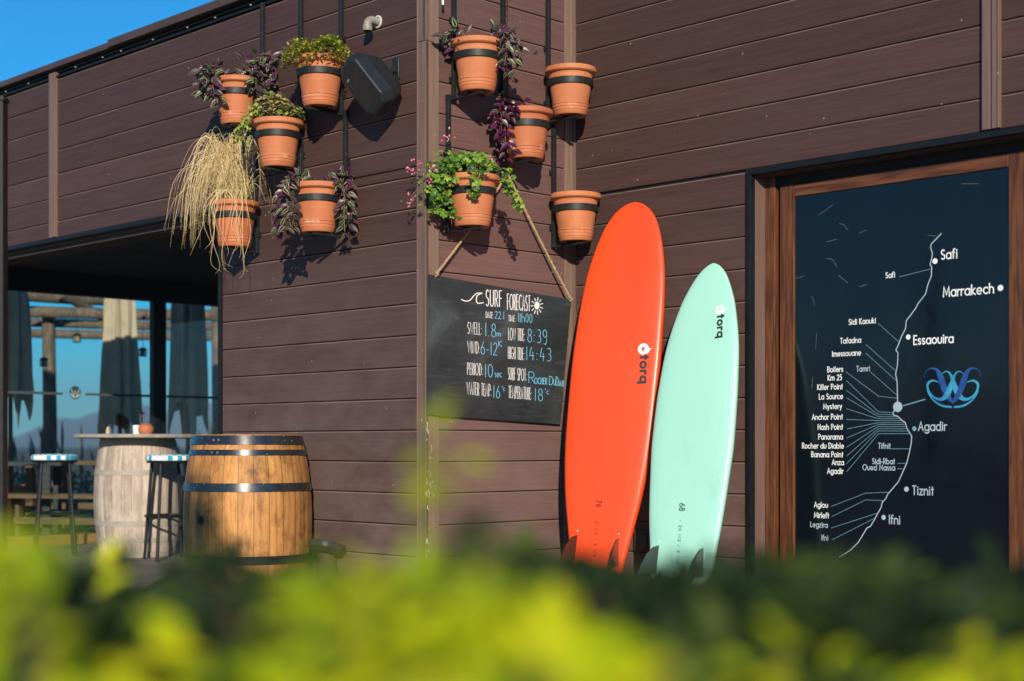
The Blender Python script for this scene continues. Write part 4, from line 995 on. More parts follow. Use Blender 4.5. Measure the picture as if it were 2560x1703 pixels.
for q in (TL, TR_):
    a = P_(ap[0], .03, ap[1]); b = P_(q[0] + (.03 if q is TL else -.02), .05 if q is TL else .078, q[1] + .004)
    pts = [a.lerp(b, i / 22) + V((0, 0, -.012 * math.sin(math.pi * i / 22))) for i in range(23)]
    for st_ in (0, 2.1, 4.2):
        m.tube([p + V((.0035 * math.cos(st_ + i * 1.9), .0035 * math.sin(st_ + i * 1.9), 0)) for i, p in enumerate(pts)], .0042, 6)
    for k in range(10):
        p = pts[r.randrange(1, 22)]; m.tube([p, p + V((r.gauss(0, .018), -.005, r.gauss(0, .018)))], .0006, 3)
    m.tube([b + V((-.008, 0, .012)), b + V((.010, -.004, -.004)), b + V((.004, .01, -.012))], .006, 6)
m.build('rope', ROPE, cb)
m = MB(); zt_ = 3.5; n = int((zt_ - ap[1]) / .021)
for i in range(n):
    z = ap[1] + i * .021; c = P_(ap[0] + .004, .022, z + .012)
    ax = V((1, 0, 0)) if i % 2 else V((0, 1, 0))
    m.tube([c + ax * (.0065 * math.cos(k * math.pi / 5)) + V((0, 0, .0145 * math.sin(k * math.pi / 5))) for k in range(10)], .0022, 5, True)
m.build('chain', RUST, cb)

# ------------------------------------------------------------------ surfboards
def surfboard(label, group, base, nose, yaw, L, wk, thick, col, rock, fincol, logo_t, logo_x, dims, logo_s, rot=0, finz=.41):
    ez = (nose - base).normalized()
    ey0 = V((math.sin(R(yaw)), math.cos(R(yaw)), 0))
    ex = ey0.cross(ez).normalized(); ey = ez.cross(ex)
    Mw = Matrix((( ex.x, ey.x, ez.x, base.x), (ex.y, ey.y, ez.y, base.y), (ex.z, ey.z, ez.z, base.z), (0, 0, 0, 1)))
    t = thing('surfboard', label, 'surfboard', M=Mw, group=group)
    hw = lambda u: interp(wk, u)
    th = lambda u: thick * (.30 + .70 * math.sin(math.pi * min(1, max(0, u * .92 + .06))) ** .8) * (1 if u < .97 else max(.25, 1 - (u - .97) * 14))
    ry = lambda u: rock[1] * max(0, (u - .55) / .45) ** 2.2 + rock[0] * max(0, (.35 - u) / .35) ** 2
    PW = 3.6
    def ybot(x, u):
        w_ = max(1e-4, hw(u)); k = min(1, abs(x) / w_)
        return ry(u) - th(u) / 2 * (1 - k ** PW) ** (1 / PW)
    m = MB(); NU, NV = 84, 40
    us = [(i / NU) if i < 60 else 60 / NU + (1 - 60 / NU) * (1 - (1 - (i - 60) / (NU - 60)) ** 1.8) for i in range(NU + 1)]
    vs = []
    for u in us:
        w_, h_ = max(5e-4, hw(u)), th(u) / 2
        for k in range(NV):
            a = 2 * math.pi * k / NV
            c, s_ = math.cos(a), math.sin(a)
            x = math.copysign(abs(c) ** (2 / PW), c) * w_; y = math.copysign(abs(s_) ** (2 / PW), s_) * h_
            vs.append((x, y + ry(u), u * L))
    fs = [(i * NV + k, i * NV + (k + 1) % NV, (i + 1) * NV + (k + 1) % NV, (i + 1) * NV + k) for i in range(NU) for k in range(NV)] + [tuple(range(NV))[::-1], tuple(range(NU * NV, NU * NV + NV))]
    m.add(vs, fs, None, True)
    m.build('hull', col, t)
    # fins, rooted where the photo shows them, standing out of the bottom
    for sx_ in (-1, 1, 0):
        zb = finz if sx_ else finz - .19
        xb = sx_ * (hw(.17) - .055)
        cant, toe = R(6) * sx_, R(3) * -sx_
        poly = [(0, 0), (-.012, .038), (-.05, .086), (-.108, .120), (-.150, .132), (-.156, .125), (-.134, .098), (-.120, .062), (-.119, .028), (-.124, 0)]
        poly = [(a_ * 1.2, b_ * 1.22) for a_, b_ in poly]
        def fm(p, side, q):
            wd = .0045 * (1 - .75 * p[1] / .17) * (.4 if p[0] > -.004 or p[0] < -.14 else 1)
            return V((xb + side * wd + math.tan(cant) * p[1] + p[0] * math.tan(toe), ybot(xb, (zb + p[0]) / L) + .004 - p[1], zb + p[0]))
        f = MB(); n = len(poly)
        vv = [fm(p, -1, 0) for p in poly] + [fm(p, 1, 0) for p in poly]
        f.add(vv, [tuple(range(n)), tuple(range(n, 2 * n))[::-1]] + [(i, i + n, (i + 1) % n + n, (i + 1) % n) for i in range(n)])
        f.build('fin', fincol, t, bevel=.001)
        pl = MB(); pl.lathe([(.0, -.0008), (.003, -.0008), (.0036, .0)], 12, Matrix.Translation((xb, ybot(xb, (zb + .02) / L) - .0005, zb + .02)) @ Matrix.Rotation(R(-90), 4, 'X')); pl.build('fin_plug', WHITE, t)
    # decals follow the hull
    def dec(cx, cz, ang):
        ca, sa = math.cos(ang), math.sin(ang)
        def mkf():
            _layer[0] = (_layer[0] + 1) % 11
            dd = .0012 + _layer[0] * 6e-5
            def g(a, b):
                x = cx + a * ca - b * sa; z = cz + a * sa + b * ca
                return (x, ybot(x, z / L) - dd, z)
            return g
        return mkf
    s_ = logo_s; cz = logo_t * L
    mk_ = dec(logo_x, cz, R(-90 + rot)); m = MB()
    text(m, 'torq', 0, -.32 * s_, s_, s_ * .29, mk_, sx=1.18, gap=.32)
    for a in (-.02, ): ribbon(m, [(-.12 * s_, .30 * s_), (.42 * s_, .30 * s_)], s_ * .2, mk_())
    m.build('lettering', M('black_decal', (.012, .018, .022), (.02, .025, .03), .5), t)
    m = MB(); g = mk_()
    rc = -.86 * s_
    ring_ = [(rc + .47 * s_ * math.cos(R(a)), .47 * s_ * math.sin(R(a))) for a in range(100, 391, 10)]
    ribbon(m, ring_, [.44 * s_] * len(ring_), g, False)
    g = mk_()
    m.add([g(rc + .02 * s_, .02 * s_), g(rc + .62 * s_, .52 * s_), g(rc - .06 * s_, 1.02 * s_)], [(0, 1, 2)])
    m.build('round_logo', WHITE, t)
    mk_ = dec(-.01, dims[1], R(-90)); sm_ = M('dark_decal', dims[3], None, .5); m = MB(); text(m, dims[0], 0, -.012, .030, .005, mk_, sx=1.0, gap=.25); m.build('size_number', sm_, t); m = MB()
    text(m, dims[2], .085, -.006, .014, .0028, mk_, sx=1.2, gap=.5)
    m.build('size_lettering', sm_, t)
    return t
def gel(name, c1, c2):
    m, nt, b = nodes(name)
    f = noise(nt, coords(nt, (1, 1, .3)), 2.5, 5)
    col = ramp(nt, f, [(.3, c1), (.75, c2)])
    s_ = noise(nt, coords(nt, (1, 1, .5)), 48, 4, .6)
    col = mix(nt, ramp(nt, s_, [(.72, (0, 0, 0)), (.76, (.5, .5, .5))]), col, tuple(min(1, x * 1.25 + .03) for x in c1))
    sm = noise(nt, coords(nt, (2, 2, .8)), 3.5, 8, .75, .5)
    col = mix(nt, ramp(nt, sm, [(.56, (0, 0, 0)), (.74, (.30, .30, .30))]), col, tuple(x * .62 for x in c2))
    nt.links.new(col, b.inputs['Base Color']); b.inputs['Roughness'].default_value = .38
    b.inputs['Specular IOR Level'].default_value = .45
    b.inputs['Coat Weight'].default_value = .15; b.inputs['Coat Roughness'].default_value = .2
    return m
RED = gel('orange_red_gelcoat', (.84, .076, .012), (.76, .060, .010)); MINT = gel('mint_gelcoat', (.36, .73, .59), (.33, .68, .54))
k = .001527 * .925 / 2
redw = [(0, 150), (.03, 172), (.12, 215), (.2, 265), (.29, 315), (.38, 345), (.47, 357), (.59, 360), (.715, 347), (.806, 322), (.866, 288), (.927, 232), (.957, 188), (.979, 136), (.991, 88), (.997, 50), (1, 0)]
mintw = [(0, 178), (.03, 205), (.12, 240), (.2, 265), (.285, 292), (.39, 313), (.49, 327), (.60, 322), (.70, 306), (.756, 291), (.874, 222), (.93, 165), (.965, 116), (.984, 76), (.994, 44), (.998, 24), (1, 0)]
G2 = 'surfboards leaning in the corner'
FIN = M('smoked_fin', (.014, .016, .018), (.02, .022, .024), .25, coat=.3)
FINR = M('brown_fin', (.05, .018, .012), (.03, .014, .012), .25, coat=.3)
surfboard('tall orange red surfboard leaning in the wall corner beside the chalkboard', G2, V((.420, 7.93, .004)), V((.650, 8.165, 2.226)), 27, 2.245, [(a, b * k) for a, b in redw], .074, RED, (.03, .055), FINR, .614, .166, ('76', .60, '- 21 1/2 - 2 7/8', (.16, .012, .01)), .044, 5)
k = .001566 * .90 / 2
surfboard('shorter mint green surfboard leaning between the red board and the door', G2, V((.815, 7.51, .004)), V((1.022, 7.78, 1.856)), 35, 1.872, [(a, b * k) for a, b in mintw], .066, MINT, (.03, .05), FIN, .842, .090, ('68', .60, '- 20 1/2 - 2 1/2', (.02, .10, .09)), .036, 8, .385)

# ------------------------------------------------------------------ barrels
def staves(name, c1, c2, c3, n=26, paint=0):
    m, nt, b = nodes(name)
    tc = nt.nodes.new('ShaderNodeTexCoord'); sp = nt.nodes.new('ShaderNodeSeparateXYZ'); nt.links.new(tc.outputs['Object'], sp.inputs[0])
    at2 = N(nt, 'Math', operation='ARCTAN2'); nt.links.new(sp.outputs[1], at2.inputs[0]); nt.links.new(sp.outputs[0], at2.inputs[1])
    mu = N(nt, 'Math', operation='MULTIPLY'); nt.links.new(at2.outputs[0], mu.inputs[0]); mu.inputs[1].default_value = n / (2 * math.pi)
    fl = N(nt, 'Math', operation='FLOOR'); nt.links.new(mu.outputs[0], fl.inputs[0])
    wn = N(nt, 'TexWhiteNoise', noise_dimensions='1D'); nt.links.new(fl.outputs[0], wn.inputs['W'])
    f = noise(nt, coords(nt, (14, 14, 1.3)), 3, 9, .65, .4)
    col = ramp(nt, f, [(.28, c1), (.52, c2), (.78, c3)])
    tone = N(nt, 'MapRange'); tone.inputs[3].default_value = .72; tone.inputs[4].default_value = 1.2; nt.links.new(wn.outputs['Value'], tone.inputs[0])
    cx = N(nt, 'CombineXYZ'); [nt.links.new(tone.outputs[0], cx.inputs[i]) for i in range(3)]
    col = mix(nt, 1.0, col, cx.outputs[0], 'MULTIPLY')
    fr = N(nt, 'Math', operation='FRACT'); nt.links.new(mu.outputs[0], fr.inputs[0])
    col = mix(nt, ramp(nt, fr.outputs[0], [(0, (.85, .85, .85)), (.035, (0, 0, 0)), (.965, (0, 0, 0)), (1, (.85, .85, .85))]), col, tuple(x * .18 for x in c3))
    g = noise(nt, coords(nt, (3, 3, 2.0)), 2.6, 10, .72)
    col = mix(nt, ramp(nt, g, [(.50, (0, 0, 0)), (.66, (.75, .75, .75))]), col, tuple(x * .30 for x in c3) if not paint else (.52, .46, .38))
    g = noise(nt, coords(nt, (40, 40, 6)), 2.0, 5, .7)
    col = mix(nt, ramp(nt, g, [(.60, (0, 0, 0)), (.72, (.5, .5, .5))]), col, tuple(x * .35 for x in c3) if not paint else (.20, .12, .07))
    nt.links.new(col, b.inputs['Base Color']); b.inputs['Roughness'].default_value = .6; b.inputs['Specular IOR Level'].default_value = .35
    bump(nt, b, f, .25, .004)
    return m
def brad(z, hgt=.95, r0=.293, r1=.350): u = (z - hgt / 2) / (hgt / 2); return r1 - (r1 - r0) * abs(u) ** 2.1
def barrel(label, loc, rz, wood, hoops, hoopmat, hole=None):
    t = thing('wine_barrel', label, 'barrel', loc, rz, 'old wine barrels')
    m = MB(); n = 26
    zs = [0, .006] + [.95 * i / 28 for i in range(1, 28)] + [.944, .95]
    def rad(th, r, z):
        q = (th * n / (2 * math.pi)) % 1
        return r - (.0022 if q < .13 or q > .99 else 0)
    m.lathe([(.272, .03)] + [(brad(z) - .018, 0.0) for z in (0,)] + [(brad(z), z) for z in zs] + [(brad(.95) - .020, .95), (brad(.95) - .024, .915)], n * 8, rad=rad)
    m.build('staves', wood, t)
    m = MB(); m.lathe([(.0, .916), (.27, .916), (.2705, .90)], 40); m.build('head', wood, t)
    for z0, z1 in hoops:
        m = MB(); e = .0045
        m.lathe([(brad(z0) - .004, z0), (brad(z0) + e, z0 + .001), (brad((z0 + z1) / 2) + e, (z0 + z1) / 2), (brad(z1) + e, z1 - .001), (brad(z1) - .004, z1)], 72)
        h = m.build('hoop', hoopmat, t)
        if z1 > .8 and hoopmat is HOOP:
            m = MB()
            for a, dz in ((-118, .0), (-124, .0)):
                zc = (z0 + z1) / 2; rr = brad(zc) + e
                m.tube([(rr * math.cos(R(a)), rr * math.sin(R(a)), zc), ((rr + .004) * math.cos(R(a)), (rr + .004) * math.sin(R(a)), zc)], .006, 10)
            m.build('rivet', RIVET, h)
    if hole:
        a, z = hole; rr = brad(z); c = V((math.cos(R(a)), math.sin(R(a)), 0))
        Mh = Matrix.Translation(c * (rr - .002) + V((0, 0, z))) @ c.to_track_quat('Z', 'Y').to_matrix().to_4x4()
        m = MB(); m.lathe([(.026, .0), (.026, .0045), (.021, .0045), (.019, .003)], 24, Mh); m.build('bung_rim', BUNG, t)
        m = MB(); m.lathe([(.0, .0034), (.0205, .0036)], 24, Mh); m.build('bung_hole', DARKIN, t)
    return t
HOOP = M('black_hoop', (.008, .010, .012), (.014, .016, .017), .26, ns=40, rv=.06, spec=.7, coat=.4, speck=(45, .66, (.22, .24, .22)))
RIVET = M('steel_rivet', (.3, .3, .28), (.15, .15, .14), .45, metal=.5)
BUNG = M('dark_oak', (.10, .045, .02), (.06, .03, .015), .7)
BROWNW = staves('honey_oak_staves', (.60, .30, .088), (.43, .20, .056), (.17, .075, .024))
PALEW = staves('bleached_staves', (.52, .455, .385), (.40, .325, .265), (.20, .155, .125), paint=1)
OLDHOOP = M('verdigris_hoop', (.26, .27, .24), (.40, .34, .27), .7, (1, 1, 8), 14, .1)
HB = [(.895, .946), (.838, .870), (.645, .692), (.258, .305), (.08, .112), (.004, .055)]
barrel('honey brown oak barrel with black hoops standing against the clad wall', (-1.451, 8.28, 0), R(8), BROWNW, HB, HOOP, (-133, .495))
barrel('pale weathered barrel carrying the round bar table top', (-3.04, 12.25, 0), R(40), PALEW, [(.895, .94), (.655, .70), (.25, .295), (.12, .16), (.004, .05)], OLDHOOP)
GREYW = M('grey_driftwood', (.36, .34, .30), (.22, .21, .19), .8, (1, 9, 9), 5, .2)
m = MB(); m.lathe([(0, .952), (.50, .952), (.512, .958), (.512, .976), (.505, .984), (0, .984)], 64)
tag(m.build('bar_table_top', GREYW, None, (-3.04, 12.25, 0)), 'round grey weathered table top resting on the pale barrel', 'table top')

# dark log slice leaning low by the barrel
t0 = at(815, 1372, 8.25)
Md = Matrix.Translation((t0.x, t0.y + .02, .335)) @ Matrix.Rotation(R(12), 4, 'Y') @ Matrix.Rotation(R(14), 4, 'X')
tb = thing('log_stool', 'low dark wooden slab stool half hidden beside the honey brown barrel', 'stool', M=Matrix.Translation((t0.x, t0.y + .02, 0)))
m = MB(); m.lathe([(0, -.045), (.09, -.043), (.115, -.02), (.118, .0), (.112, .016), (0, .018)], 40, Matrix.Translation((0, 0, .335)) @ Matrix.Rotation(R(10), 4, 'Y') @ Matrix.Rotation(R(-16), 4, 'X'), rad=lambda th, r_, z: r_ * (1 + .05 * math.sin(3 * th) + .03 * math.sin(7 * th)))
m.build('seat', M('dark_wet_wood', (.035, .035, .03), (.02, .02, .02), .55, ns=12, bmp=.2), tb)
m = MB(); m.lathe([(.075, 0), (.06, .15), (.05, .31)], 20); m.build('stump', BUNG, tb)

# ------------------------------------------------------------------ bar stools
def gingham():
    m, nt, b = nodes('gingham_cloth')
    ch = N(nt, 'TexChecker', Scale=1.0); ch.inputs['Scale'].default_value = 27
    v = coords(nt, (1, 1, 1), False); nt.links.new(v, ch.inputs['Vector'])
    ch.inputs['Color1'].default_value = (.75, .80, .80, 1); ch.inputs['Color2'].default_value = (.015, .30, .50, 1)
    nt.links.new(ch.outputs[0], b.inputs['Base Color']); b.inputs['Roughness'].default_value = .8
    return m
GING = gingham()
def stool(label, loc, rz):
    t = thing('bar_stool', label, 'bar stool', loc, rz, 'black metal bar stools with gingham seats')
    m = MB(); m.lathe([(0, .772), (.17, .772), (.182, .778), (.186, .795), (.180, .814), (.165, .822), (0, .826)], 40); m.build('cushion', GING, t)
    m = MB(); m.lathe([(0, .757), (.176, .757), (.18, .765), (.176, .771), (0, .771)], 32); m.build('seat_pan', BLACK, t)
    for k in range(4):
        a = R(45 + 90 * k)
        m = MB(); m.tube([(.150 * math.cos(a), .150 * math.sin(a), .765), (.215 * math.cos(a), .215 * math.sin(a), .0)], .013, 10); m.build('leg', BLACK, t)
    m = MB(); m.tube([(.186 * math.cos(a * math.pi / 18), .186 * math.sin(a * math.pi / 18), .345) for a in range(36)], .010, 8, True); m.build('foot_ring', BLACK, t)
    return t
stool('black bar stool with blue gingham seat standing alone near the window glass', (at(137, 1388, 12.25).x, 12.25, 0), R(20))
stool('black bar stool with blue gingham seat drawn up to the pale barrel', (at(424, 1388, 11.78).x, 11.78, 0), R(32))

# table things
def small_pot(label, x, y):
    t = thing('clay_pot', label, 'pot', (x, y, .984))
    m = MB(); m.lathe([(0, 0), (.045, 0), (.062, .03), (.060, .055), (.047, .072), (.054, .082), (.050, .084), (.043, .07), (.0, .066)], 28); m.build('bowl', TERRA, t)
    r = random.Random(9); m = MB(); st = MB()
    st.tube([(-.03, 0, .06), (-.05, 0, .12), (-.04, 0, .17)], .004, 6)
    for i in range(26):
        a = r.uniform(0, 6.28); c = jitter((.10, .03, .04), r)
        leaf(m, (-.04, 0, .165), (math.cos(a), math.sin(a), r.uniform(-.1, .9)), (0, 0, 1), r.uniform(.03, .045), .018, [c, c], nl=2)
    m.build('rosette', STRIPED, t); st.build('stem', STEM, t)
p = at(365, 1075, 12.12); small_pot('small clay bowl with a dark succulent on the bar table top', p.x, 12.12)
m = MB(); m.lathe([(0, 0), (.026, 0), (.030, .07), (.028, .075), (.0, .074)], 24); tag(m.build('white_cup', WHITE, None, (at(341, 1070, 12.3).x, 12.3, .984)), 'small white cup behind the clay bowl on the table', 'cup')
m = MB()
for k in range(2): m.lathe([(0, .0), (.016, 0), (.018, .03), (.012, .05), (.012, .06), (0, .062)], 16, Matrix.Translation((k * .05, 0, 0)))
m2 = MB(); m2.lathe([(0, .0), (.016, 0), (.018, .03), (.012, .05), (.012, .06), (0, .062)], 16)
sh = tag(m2.build('salt_shaker', CREAM, None, (at(270, 1070, 12.2).x, 12.2, .984)), 'small cream shaker standing on the bar table', 'shaker')

# ------------------------------------------------------------------ terrace beyond the glass
def umbrella(label, px, Y, ztop, zbot, wtop, wbot, seed, rz):
    r = random.Random(seed)
    t = thing('closed_umbrella', label, 'umbrella', ((px - CX) / F * Y, Y, 0), rz, 'closed canvas umbrellas on the terrace')
    m = MB(); n = 96; prof = []
    for i in range(30):
        u = i / 29; prof.append((1, zbot + .16 + (ztop - zbot - .16) * (1 - u), u))
    ph = [r.uniform(0, 6.28) for _ in range(6)]
    vs = []
    for _, z, u in prof:
        if u < .08: rr = wtop * (.35 + .65 * u / .08)
        else: rr = wtop + (wbot - wtop) * ((u - .08) / .92) ** 1.1
        for k in range(n):
            th = 2 * math.pi * k / n
            fold = 1 + .20 * math.cos(8 * th + ph[0] + .8 * u) * min(1, u * 4) + .09 * math.sin(13 * th + ph[1] * 2 - 2 * u) + .07 * math.sin(17 * th + ph[1] + 3 * u) + .05 * math.sin(5 * th + u * 5 + ph[2])
            droop = (.34 * max(0, math.cos(4 * th + ph[3])) ** 3 + .08 * math.sin(3 * th + ph[4])) * max(0, u - .5) / .5
            vs.append((rr * fold * math.cos(th), rr * fold * math.sin(th) * .75, z - droop))
    m.add(vs, [(i * n + k, i * n + (k + 1) % n, (i + 1) * n + (k + 1) % n, (i + 1) * n + k) for i in range(29) for k in range(n)], None, True)
    m.build('canopy', CREAM, t)
    m = MB(); m.tube([(0, 0, 0), (0, 0, ztop + .06)], .024, 12); m.build('pole', TIMBER, t)
    m = MB()
    zz = ztop - .04
    vs = []
    for i in range(5):
        for k in range(n):
            th = 2 * math.pi * k / n; u = i / 4
            rr = wtop * (.25 + 1.0 * u ** .6) * (1 + .16 * math.cos(6 * th + ph[5]))
            vs.append((rr * math.cos(th), rr * math.sin(th) * .8, zz + .07 * (1 - u) - .11 * u * (.6 + .4 * math.cos(6 * th + ph[5]))))
    m.add(vs, [(i * n + k, i * n + (k + 1) % n, (i + 1) * n + (k + 1) % n, (i + 1) * n + k) for i in range(4) for k in range(n)], None, True)
    m.build('vent_cap', CREAM, t)
    m = MB(); m.lathe([(0, 0), (.24, 0), (.24, .05), (.05, .07), (.05, .2), (0, .2)], 28); m.build('base', BLACK, t)
umbrella('closed canvas umbrella between the log post and black mullion, its top in sun', 300, 17.1, 2.86, 1.02, .135, .205, 1, R(10))
umbrella('closed canvas umbrella all in shade, between black mullion and clad wall', 470, 15.8, 2.66, 1.12, .150, .190, 2, R(40))
umbrella('closed canvas umbrella half hidden behind the slim steel post', 26, 16.0, 2.80, 1.30, .14, .21, 3, R(0))

pg = thing('log_pergola', 'rustic log pergola with wooden posts and beams beyond the window glass', 'pergola', (-5.6, 18.9, 0), R(-4))
Mi = (Matrix.Translation((-5.6, 18.9, 0)) @ Matrix.Rotation(R(-4), 4, 'Z')).inverted()
for px, Y, rr in ((123, 18.9, .085), (545, 18.6, .080), (-190, 19.2, .085)):
    X = (px - CX) / F * Y; p = Mi @ V((X, Y, 0))
    m = MB(); m.tube([(p.x, p.y, 0), (p.x + .01, p.y, 1.2), (p.x - .01, p.y, 2.62)], [rr * 1.12, rr, rr * .92], 14); m.build('post', LOG, pg)
def beam(px0, y0, Y0, px1, y1, Y1, r_):
    a, b = Mi @ at(px0, y0, Y0), Mi @ at(px1, y1, Y1)
    m = MB(); m.tube([a, a.lerp(b, .33) + V((0, 0, .01)), a.lerp(b, .66) - V((0, 0, .008)), b], r_, 12); m.build('beam', LOG, pg)
beam(-300, 774, 18.8, 640, 790, 18.5, .072); beam(-300, 800, 19.6, 640, 818, 19.2, .060); beam(-300, 829, 22.5, 640, 842, 22.0, .070)
beam(-200, 724, 17.4, 300, 752, 19.4, .075); beam(150, 736, 18.6, 268, 796, 19.4, .062)
LAMPG = M('lantern_glass', (.35, .28, .16), (.25, .2, .12), .3)
for k, (px, py, Y) in enumerate(((192, 845, 18.0), (357, 880, 18.0), (110, 905, 17.5))):
    p = at(px, py, Y)
    t = thing('hanging_lantern', ['small dark lantern hanging beside the log post', 'small dark lantern hanging beside the umbrella with the sunlit top', 'small lamp fixed to the log post below the beams'][k], 'lantern', p, 0, 'lanterns hung from the pergola')
    m = MB(); m.lathe([(0, .055), (.03, .05), (.052, .03), (.05, .022)], 16); m.lathe([(.045, -.055), (.05, -.05), (.045, -.045)], 16); m.tube([(0, 0, .05), (0, .02, .28 if k < 2 else .07)], .004, 6)
    for q in range(4): m.tube([(.045 * math.cos(q * 1.57), .045 * math.sin(q * 1.57), -.05), (.045 * math.cos(q * 1.57), .045 * math.sin(q * 1.57), .03)], .005, 5)
    m.build('cage', BLACK, t)
    m = MB(); m.lathe([(0, -.05), (.034, -.045), (.036, .02), (0, .03)], 16); m.build('glass', LAMPG, t)

def picnic(name, label, cat, X, Y, L, wd, h, rz, mat, group):
    t = thing(name, label, cat, (X, Y, -.026), rz, group)
    m = MB(); nb = 4
    for k in range(nb):
        y0 = -wd / 2 + k * wd / nb; m.box(-L / 2, L / 2, y0 + .005, y0 + wd / nb - .005, h - .045, h)
    m.build('tabletop' if cat == 'table' else 'seat', mat, t, bevel=.004)
    for sx_ in (-1, 1):
        for sy in (-1, 1):
            m = MB(); x = sx_ * (L / 2 - .15); y = sy * (wd / 2 - .06); m.box(x - .04, x + .04, y - .04, y + .04, 0, h - .045); m.build('leg', mat, t, bevel=.004)
    m = MB(); m.box(-L / 2 + .19, L / 2 - .19, -.03, .03, h * .3, h * .3 + .07); m.build('stretcher', mat, t, bevel=.004)
DTIM = M('dark_stained_timber', (.045, .035, .03), (.025, .02, .018), .6, (1, 9, 9), 5)
TG = 'wooden terrace tables and benches'
picnic('terrace_table', 'dark stained table beyond the glass, behind the lone bar stool', 'table', (30 - CX) / F * 15.5, 15.5, 1.1, .8, .76, R(8), DTIM, TG)
picnic('terrace_table', 'orange brown wooden table seen between the stool and pale barrel', 'table', (222 - CX) / F * 16.4, 16.4, 1.3, .8, .76, R(-12), TIMBER, TG)
picnic('terrace_bench', 'low wooden bench in front of the orange brown table', 'bench', (180 - CX) / F * 15.2, 15.0, 1.5, .34, .44, R(-12), TIMBER, TG)
picnic('terrace_bench', 'low wooden bench behind the dark stained table', 'bench', (26 - CX) / F * 17.4, 17.4, 1.3, .34, .44, R(5), TIMBER, TG)
picnic('terrace_table', 'wooden table beyond the glass behind the bar table and barrels', 'table', (470 - CX) / F * 18.0, 18.0, 1.6, .8, .76, R(4), TIMBER, TG)
for k, (px, Y, lb) in enumerate(((57, 16.6, 'square terracotta planter between the steel post and the lone bar stool'), (82, 16.9, 'square terracotta planter just behind the lone bar stool'))):
    m = MB(); b0, b1 = .11, .15
    m.add([(-b0, -b0, 0), (b0, -b0, 0), (b0, b0, 0), (-b0, b0, 0), (-b1, -b1, .48), (b1, -b1, .48), (b1, b1, .48), (-b1, b1, .48), (-b1 + .02, -b1 + .02, .48), (b1 - .02, -b1 + .02, .48), (b1 - .02, b1 - .02, .48), (-b1 + .02, b1 - .02, .48), (-b0, -b0, .4), (b0, -b0, .4), (b0, b0, .4), (-b0, b0, .4)],
          [(3, 2, 1, 0)] + [(i, (i + 1) % 4, 4 + (i + 1) % 4, 4 + i) for i in range(4)] + [(4 + i, 4 + (i + 1) % 4, 8 + (i + 1) % 4, 8 + i) for i in range(4)] + [(8 + i, 8 + (i + 1) % 4, 12 + (i + 1) % 4, 12 + i) for i in range(4)] + [(12, 13, 14, 15)])
    tag(m.build('square_planter', TERRA, None, ((px - CX) / F * Y, Y, -.026), R(12), .008), lb, 'planter', 'square planters on the terrace')
# plume grass and low shrubs beyond
r = random.Random(51); m = MB()
def plume(x, y, h):
    lean = r.uniform(-.28, .05); c = jitter((.10, .085, .06), r)
    pts = [V((x + lean * u * u * h, y, h * u)) for u in (0, .3, .6, .8, .9, 1)]
    m.tube(pts, [.006, .005, .012, .022, .016, .003], 6, col=c)
for i in range(70): plume(r.uniform(-8.2, -3.2), r.uniform(20, 23), r.uniform(.7, 1.28))
for i in range(2600):
    x, y = r.uniform(-8.5, -2.6), r.uniform(20.2, 23.5); z = r.uniform(0, .62) * (1 - .3 * abs(math.sin(x * 3)))
    c = jitter(r.choice([(.05, .09, .03), (.03, .06, .025), (.09, .11, .04)]), r)
    leaf(m, (x, y, z - .03), (r.uniform(-1, 1), r.uniform(-1, .3), r.uniform(-.2, 1)), (0, -.5, 1), r.uniform(.08, .16), .05, [c, c], nl=2)
tag(m.build('plume_grass', LEAF), 'dark feathery plume grass along the far edge of the terrace', 'grass', kind='stuff')

# slim post at the left edge
t = thing('steel_post', 'dark slim steel post standing free in front of the cladding', 'post', (at(-16, 1000, 6.0).x, 6.0, 0))
m = MB(); m.box(-.048, .048, -.03, .03, 0.01, 2.26); m.build('shaft', BLACK, t, bevel=.004)
m = MB(); m.box(-.09, .09, -.09, .09, 0, .012); m.build('base_plate', BLACK, t)
m = MB(); m.box(-.052, .052, -.034, .034, 2.26, 2.275); m.build('cap', BLACK, t)

# white scuffs on the corner profile
m = MB(); r = random.Random(8)
for k in range(26):
    z = r.uniform(.62, 1.02) if k < 18 else r.uniform(.1, .6)
    x = r.uniform(-.004, .040) if k < 10 else r.uniform(-.006, .004)
    l = r.uniform(.01, .05); pts = [(x, z), (x + r.gauss(0, .006), z - l * .5), (x + r.gauss(0, .008), z - l)]
    f_ = plane_fn(-.0135); ribbon(m, pts, [r.uniform(.002, .006), r.uniform(.003, .008), .0015], f_())
part(m, 'paint_scuff', M('scuffed_paint', (.62, .58, .54), (.5, .46, .42), .8), 'b')

